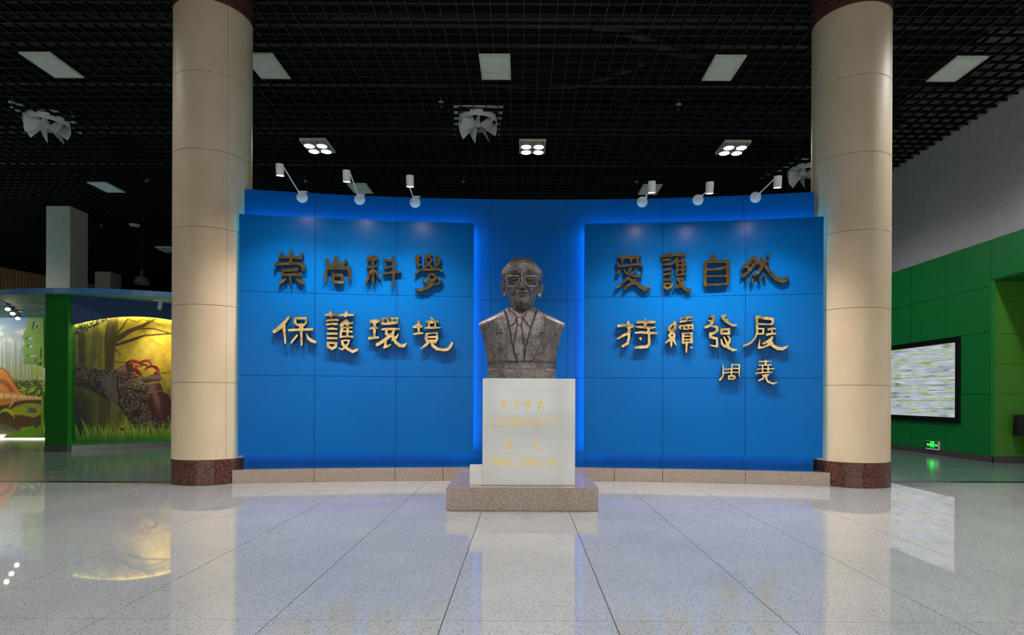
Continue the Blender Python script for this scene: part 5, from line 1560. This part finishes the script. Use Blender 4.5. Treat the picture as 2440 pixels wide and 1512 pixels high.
# grass and ladybird
p.over(sstep(Y, 1290, 1360) * 0.85, (60, 104, 24))
rg = np.random.default_rng(3)
for i in range(240):
    x0 = rg.uniform(30, 1180); y0 = rg.uniform(1335, 1400); h = rg.uniform(60, 190) * (1 if rg.random() < .8 else 1.35); lean = rg.uniform(-0.45, 0.45)
    q = rg.random()
    col = (92 + 100 * q, 150 + 62 * q, 34 + 30 * q)
    p.stroke([(x0, y0, 8), (x0 + lean * h * 0.4, y0 - h * 0.55, 6), (x0 + lean * h, y0 - h, 1.0)], lambda x, y, c=col: mixc(c, (44, 104, 22), (y - 1280) / 130), 3)
p.ell(580, 1252, 22, 17, 0.2, (206, 30, 36), 0.15); p.ell(572, 1248, 4, 4, 0, (30, 10, 10), 0.4); p.ell(590, 1254, 4, 4, 0, (30, 10, 10), 0.4); p.stroke([(594, 1262, 6), (600, 1262, 5)], (30, 16, 14), 2)
V = np.stack([VX, VY, ZZ], -1)
mural = empty('beetle_mural', w2(1.4, -0.1, 0.165), 0, 'printed mural of stag beetles on a log, in the arched recess', 'mural')
o = finish('print', V, nu, nv, p.C, mural)
o.location = -mural.location
bk = MB(); vs = [w2(0, -0.104, 0.165), w2(LEN, -0.104, 0.165), w2(LEN, -0.12, 0.165), w2(0, -0.12, 0.165), w2(0, -0.104, CAN_Z), w2(LEN, -0.104, CAN_Z), w2(LEN, -0.12, CAN_Z), w2(0, -0.12, CAN_Z)]
o = bk.add(vs, [(3, 2, 1, 0), (4, 5, 6, 7), (0, 1, 5, 4), (1, 2, 6, 5), (2, 3, 7, 6), (3, 0, 4, 7)]).build('backing_board', M['navy'], mural); o.location = -mural.location

# ---- diorama mural with a sail-backed reptile
YM = 16.1
nu, nv = 320, 360
x0m, x1m = -16.2, -12.4
XX_, ZZ = np.meshgrid(np.linspace(x0m, x1m, nu), np.linspace(0.02, CAN_Z, nv))
px, py = proj(XX_, np.full(XX_.shape, YM), ZZ)
p = Paint(px * 3.978, (py - 690) * 3.978)
X, Y = p.X, p.Y
p.C = mixc((70, 136, 190), (206, 220, 214), (Y - 250) / 330)
cl = vnoise(X / 90, Y / 60, 41, 4)
p.over(sstep(cl, 0.48, 0.66) * np.exp(-((Y - 430) / 110) ** 2), (236, 236, 232))
p.over(sstep(Y, 560, 760) * 0.9, (206, 212, 170)); p.over(np.exp(-((Y - 620) / 90) ** 2) * 0.5, (150, 190, 200))
for x_, y_, r_ in ((22, 530, 9), (62, 450, 10), (90, 510, 8), (148, 470, 13), (186, 560, 7), (205, 480, 9), (240, 600, 8), (300, 640, 10), (350, 690, 12), (-60, 500, 12), (-120, 560, 10), (-30, 580, 7), (270, 660, 7), (120, 600, 5)):
    p.stroke([(x_, y_, r_ * 0.5), (x_, y_ + 120, r_), (x_ + 2, 860, r_ * 1.1)], (142, 150, 146), 8, 0.75)
for k in range(9):
    p.stroke([(150, 420, 3), (150 + (k - 4) * 12, 405 + abs(k - 4) * 3, 3), (150 + (k - 4) * 17, 440 + abs(k - 4) * 9, 1)], (130, 146, 136), 4, 0.7)
for x_ in (78, 100, 136, 180, 230, 270, -40, -90, 310):
    h = 90 + (x_ * 37 % 50)
    p.poly([(x_ - 14, 860), (x_, 860 - h - 60), (x_ + 14, 860)], (178, 186, 62), 8, 0.8)
bush = lambda x, y: mixc((40, 84, 30), (206, 204, 46), sstep(vnoise(x / 16, y / 12, 51, 4), 0.35, 0.72))
p.over(sstep(Y + 26 * vnoise(X / 30, Y / 30, 8, 2), 855, 885), bush(X, Y))
p.poly([(310, 740), (345, 730), (400, 760), (400, 830), (345, 800), (318, 835)], (190, 200, 44), 8, 0.8)
p.over(sstep(Y, 1020, 1060), mixc((58, 44, 26), (120, 88, 50), vnoise(X / 22, Y / 14, 61, 4)))
p.ell(255, 1150, 165, 75, -0.15, lambda x, y: mixc((120, 140, 30), (210, 206, 40), vnoise(x / 18, y / 12, 71, 3)), 0.12)
p.ell(200, 1260, 230, 70, 0.1, lambda x, y: mixc((70, 54, 34), (116, 84, 50), vnoise(x / 14, y / 14, 73, 3)), 0.2)
for k in range(7):
    p.stroke([(262 + k * 12, 975 - k * 4, 5), (300 + k * 6, 930 + (k % 3) * 12, 3)], (206, 214, 60), 3, 0.8)
sail = lambda x, y: mixc((236, 150, 50), (176, 84, 26), np.clip(np.exp(-((np.hypot(x + 30, y - 1010) - 150) / 22) ** 2) + 0.5 * (np.abs(np.sin(np.arctan2(y - 1010, x + 30) * 22)) < 0.16), 0, 1))
p.poly([(-260, 960), (-220, 850), (-120, 760), (0, 734), (40, 748), (85, 790), (125, 860), (180, 950), (240, 1003), (100, 985)], (120, 58, 20), 6)
p.poly([(-255, 960), (-215, 855), (-118, 768), (0, 742), (36, 755), (78, 797), (118, 866), (170, 950), (230, 1001), (100, 985)], sail, 5)
p.poly([(-300, 980), (0, 958), (130, 968), (240, 1000), (405, 1015), (405, 1040), (240, 1046), (140, 1062), (60, 1092), (-300, 1110)], lambda x, y: mixc((246, 204, 130), (206, 132, 56), sstep(np.abs(y - 1000 - x * 0.06) / 40, 0.2, 1.0)), 5)
for q in ([(30, 965, 3), (45, 1000, 4), (38, 1040, 3)], [(120, 980, 3), (90, 1030, 4), (10, 1060, 3)], [(170, 985, 3), (160, 1030, 3)], [(260, 1005, 2), (255, 1035, 2)], [(330, 1010, 2), (300, 1030, 2)]):
    p.stroke(q, (170, 104, 46), 4, 0.8)
p.stroke([(130, 1050, 16), (110, 1080, 10), (92, 1108, 8)], (222, 160, 90), 4)
p.ell(305, 1142, 46, 28, 0.15, (120, 124, 112), 0.12)
for k in range(5): p.stroke([(272 + k * 14, 1122, 2), (280 + k * 14, 1162, 2)], (60, 64, 58), 2)
for k in range(11):
    a = -2.9 + k * 0.31
    p.stroke([(60, 1145, 5), (60 + 52 * math.cos(a), 1145 + 40 * math.sin(a) + 20, 5), (60 + 80 * math.cos(a), 1150 + 58 * math.sin(a) + 60, 2)], (140 + 7 * k, 190, 60), 4)
p.poly([(-300, 1240), (0, 1262), (90, 1290), (200, 1345), (100, 1362), (-300, 1375)], lambda x, y: mixc((76, 84, 64), (128, 128, 100), vnoise(x / 20, y / 9, 81, 3)), 6)
p.over(sstep(Y, 1362, 1370), (196, 190, 172))
V = np.stack([XX_, np.full(XX_.shape, YM), ZZ], -1)
m2 = empty('diorama_mural', (-14.3, YM, 0), 0, 'painted mural of a sail-backed reptile in a fern swamp behind lime cut-outs', 'mural')
o = finish('print', V, nu, nv, p.C, m2); o.location = -m2.location
o = bx(-26.8, -9.6, YM + 0.01, YM + 0.12, 0, CAN_Z).build('backing_wall', M['navy'], m2); o.location = -m2.location
o = bx(-16.2, -12.4, YM - 0.05, YM - 0.02, 0.002, 0.014).build('light_strip', M['strip_white'], m2); o.location = -m2.location

# lime cut-out boards in front of it
def cutout(Y, outline, holes, jag, label, studs):
    def fx(x, y):
        q = at(x / 3.978, 690 + y / 3.978, Y)
        return q.x, q.z
    rg2 = np.random.default_rng(5)
    def rough(poly, amp):
        out = []
        for i in range(len(poly)):
            a, b = np.array(poly[i], float), np.array(poly[(i + 1) % len(poly)], float)
            L = np.linalg.norm(b - a); n = max(1, int(L / 16)) if (i in jag) else 1
            for k in range(n):
                q = a + (b - a) * k / n
                if i in jag: q = q + rg2.uniform(-amp, amp, 2)
                out.append(tuple(q))
        return out
    lps = [rough(outline, 9)] + [[(cx + rx * math.cos(a) * (0.75 + 0.4 * rg2.random()), cy + ry * math.sin(a) * (0.7 + 0.5 * rg2.random())) for a in np.linspace(0, 2 * PI, 12, endpoint=False)] for cx, cy, rx, ry in holes]
    me = relief('cut_out_board', lps, fx, 0.05, M['lime'])
    o = bpy.data.objects.new('cut_out_board', me)
    o.matrix_world = Matrix(((1, 0, 0, 0), (0, 0, -1, Y), (0, 1, 0, 0), (0, 0, 0, 1)))
    COL.objects.link(o)
    tag(o, label, 'board', 'lime cut-out boards in the diorama')
    for (sx, sy) in studs:
        q = fx(sx, sy)
        s_ = bx(-0.02, 0.02, -0.02, 0.02, -(YM - Y) + 0.002, -0.02).build('spacer', M['steel'], o); s_.location = (q[0], q[1], 0)
cutout(15.75, [(268, 268), (420, 266), (420, 735), (385, 730), (350, 705), (248, 708), (232, 690), (230, 640), (215, 560), (235, 520), (220, 440), (240, 400), (268, 360)], [(350, 318, 38, 16), (325, 355, 12, 22), (365, 352, 14, 12), (290, 462, 40, 14), (293, 535, 32, 14), (315, 628, 52, 15), (355, 665, 18, 8), (345, 685, 14, 7), (398, 600, 10, 60), (398, 700, 12, 22), (375, 702, 8, 10)], (2, 3, 6, 7, 8, 9, 10, 11, 12), 'lime green leafy cut-out board with ragged holes beside the green pillar', ((330, 420), (330, 580)))
cutout(15.7, [(42, 1400), (60, 1370), (120, 1362), (165, 1355), (205, 1310), (260, 1302), (310, 1290), (350, 1318), (375, 1285), (395, 1290), (400, 1000), (420, 1000), (420, 1403), (42, 1403)], [(125, 1378, 9, 8)], (1, 2, 3, 4, 5, 6, 7, 8), 'low lime green cut-out board like scalloped bushes at the foot of the mural', ((330, 1370), (240, 1370)))

# track spots under the canopy
tr = empty('track_light', at(17, 728, 13.6), 0, 'three lit warm track spots on a rail under the cloud canopy', 'lamp')
TO = tr.location.copy()
a, b = at(6, 709, 13.3), at(42, 745, 14.9); a.z = b.z = CAN_Z - 0.02
MB().tube([a - TO, b - TO], 0.02, 6).build('rail', M['white_metal'], tr)
for (px_, py_, Y) in ((18.5, 736.5, 13.7), (30, 747, 14.2), (42.5, 758.5, 14.8)):
    q = at(px_, py_, Y) - TO
    dr = Vector((0.42, -0.5, -0.75)).normalized()
    mt = dr.to_track_quat('-Z', 'Y').to_matrix().to_4x4(); mt.translation = q
    hd = MB().lathe([(0.05, 0.19), (0.055, 0.18), (0.055, 0.0), (0.05, 0.0), (0.05, 0.015)], 20, mt, cap=False).build('spot_head', M['white_metal'], tr, sharp=40)
    MB().add(*disc(0.05, 0.01, mt)).build('lens', M['lamp_warm'], hd)
    top = mt @ Vector((0, 0, 0.16))
    MB().tube([top, Vector((top.x, top.y, CAN_Z - 0.02 - TO.z))], 0.012, 6).build('stem', M['white_metal'], tr)
    spot('bulb', mt @ Vector((0, 0, -0.02)), dr, 40, 60, 0.7, (1.0, 0.8, 0.56), tr, 0.05)
tb = empty('rail_bar', at(0, 751, 14.5), 0, 'grey horizontal bar at the left edge under the canopy', 'rail')
MB().tube([(-1.2, 0, 0), (0.25, 0, 0)], 0.03, 8).build('bar', M['grille'], tb)
MB().tube([(0.1, 0, 0), (0.1, 0, CAN_Z - tb.location.z)], 0.015, 8).build('hanger', M['grille'], tb)
# added track out of view at left, put in to light the painted swamp
wt2 = empty('track_light', (-16.9, 13.9, CAN_Z - 0.02), 0, 'added wall washing track spots beyond the left edge, lighting the painted mural', 'lamp')
MB().tube([(-0.5, 0, 0), (1.0, 0, 0)], 0.02, 6).build('rail', M['white_metal'], wt2)
for k in range(3):
    dr = Vector((0.75 - 0.1 * k, 1.0, -0.5)).normalized()
    mt = dr.to_track_quat('-Z', 'Y').to_matrix().to_4x4(); mt.translation = (-0.3 + 0.5 * k, 0, -0.14)
    hd = MB().lathe([(0.05, 0.19), (0.055, 0.18), (0.055, 0.0), (0.05, 0.0), (0.05, 0.015)], 20, mt, cap=False).build('spot_head', M['white_metal'], wt2, sharp=40)
    MB().add(*disc(0.05, 0.01, mt)).build('lens', M['lamp_warm'], hd)
    MB().tube([mt @ Vector((0, 0, 0.1)), (mt.translation.x, 0, 0)], 0.012, 6).build('stem', M['white_metal'], wt2)
    spot('bulb', mt @ Vector((0, 0, -0.02)), dr, TRACK_WATTS, 120, 0.8, (1.0, 0.92, 0.78), wt2, 0.05)
# single white spot near the left column
q = at(381, 728, 13.05)
ws = empty('track_spot', q, 0, 'single white track spot under the canopy rim by the left column', 'lamp')
MB().lathe([(0.03, 0.09), (0.042, 0.085), (0.042, -0.09), (0.036, -0.09)], 20, Matrix.Rotation(0.15, 4, 'Y')).build('spot_head', M['white_metal'], ws, sharp=40)
MB().tube([(0.01, 0, 0.08), (0.03, 0, CAN_Z - q.z)], 0.012, 8).build('stem', M['white_metal'], ws)
bx(-0.14, 0.2, -0.03, 0.03, CAN_Z - q.z - 0.02, CAN_Z - q.z + 0.002).build('mount', M['grille'], ws)
spot('bulb', (0.0, 0, -0.11), (-0.2, 0.55, -1.0), 60, 80, 1.0, (1.0, 0.9, 0.62), ws, 0.04)

# ---- square columns, slatted wall behind the canopy
for (xc, yc, lb) in ((-14.24, 18.44, 'large off white square column rising behind the canopy'), (-19.66, 27.98, 'smaller, more distant off white square column behind the canopy')):
    o = bx(-0.37, 0.37, -0.37, 0.37, 0, CEIL - 0.002).build('square_column', M['square_column'], None, bevel=0.006)
    o.location = (xc, yc, 0)
    tag(o, lb, 'column', 'square columns behind the canopy')
sw = empty('slatted_wall', (-22, 28, 0), 0, 'brown timber slatted wall far behind the canopy at the left', 'wall')
a = at(0, 632, 26.4); b = at(115, 655, 28.4)
e1 = Vector((b.x - a.x, b.y - a.y)).normalized()
st_ = bx(-0.045, 0.045, -0.03, 0.03, 0, 6.9 - 2.6).mesh('slat', M['wood'])
for i in range(110):
    q = Vector((a.x, a.y)) + e1 * (-3.2 + i * 0.14)
    o = link('slat', st_, sw); o.location = (q.x + 22, q.y - 28, 2.6); o.rotation_euler = (0, 0, math.atan2(e1.y, e1.x))
q0, q1 = Vector((a.x, a.y)) + e1 * -3.4, Vector((a.x, a.y)) + e1 * 12.5
for z in (3.4, 4.4, 5.6):
    MB().tube([(q0.x + 22, q0.y - 27.93, z), (q1.x + 22, q1.y - 27.93, z)], 0.03, 6).build('rail', M['wood'], sw)

# ---- red creature stickers on the far floor
for i, (px_, py_, s_, rz, lb) in enumerate(((72, 1119, 1.0, 0.2, 'furthest back'), (139, 1123, 1.0, 0.5, 'nearest the green pillar'), (112, 1136.5, 1.05, 0.3, 'nearest the viewer'))):
    r, u = ray(px_, py_); Y = -EYE / u
    st = [[(0, -30, 9), (0, 0, 14), (4, 30, 9), (14, 60, 3)], [(0, -42, 11)], [(0, -14, 5), (-30, -30, 5), (-40, -22, 4)], [(0, -14, 5), (30, -26, 5), (42, -40, 4)], [(0, 18, 5), (-30, 30, 5), (-38, 46, 4)], [(0, 18, 5), (30, 24, 5), (44, 12, 4)]]
    me = relief('floor_sticker', [thin(l, 0.8) for l in contours(st, (), 3.0, 4.0)], lambda x, y: (x * 0.0018 * s_, y * 0.0030 * s_), 0.0012, M['red_decal'])
    o = bpy.data.objects.new('floor_sticker', me); COL.objects.link(o)
    o.location = (r * Y, Y, 0.0004); o.rotation_euler = (0, 0, rz - 1.3)
    tag(o, 'flat red crawling creature sticker on the green floor, %s of the three' % lb, 'sticker', 'red floor stickers')
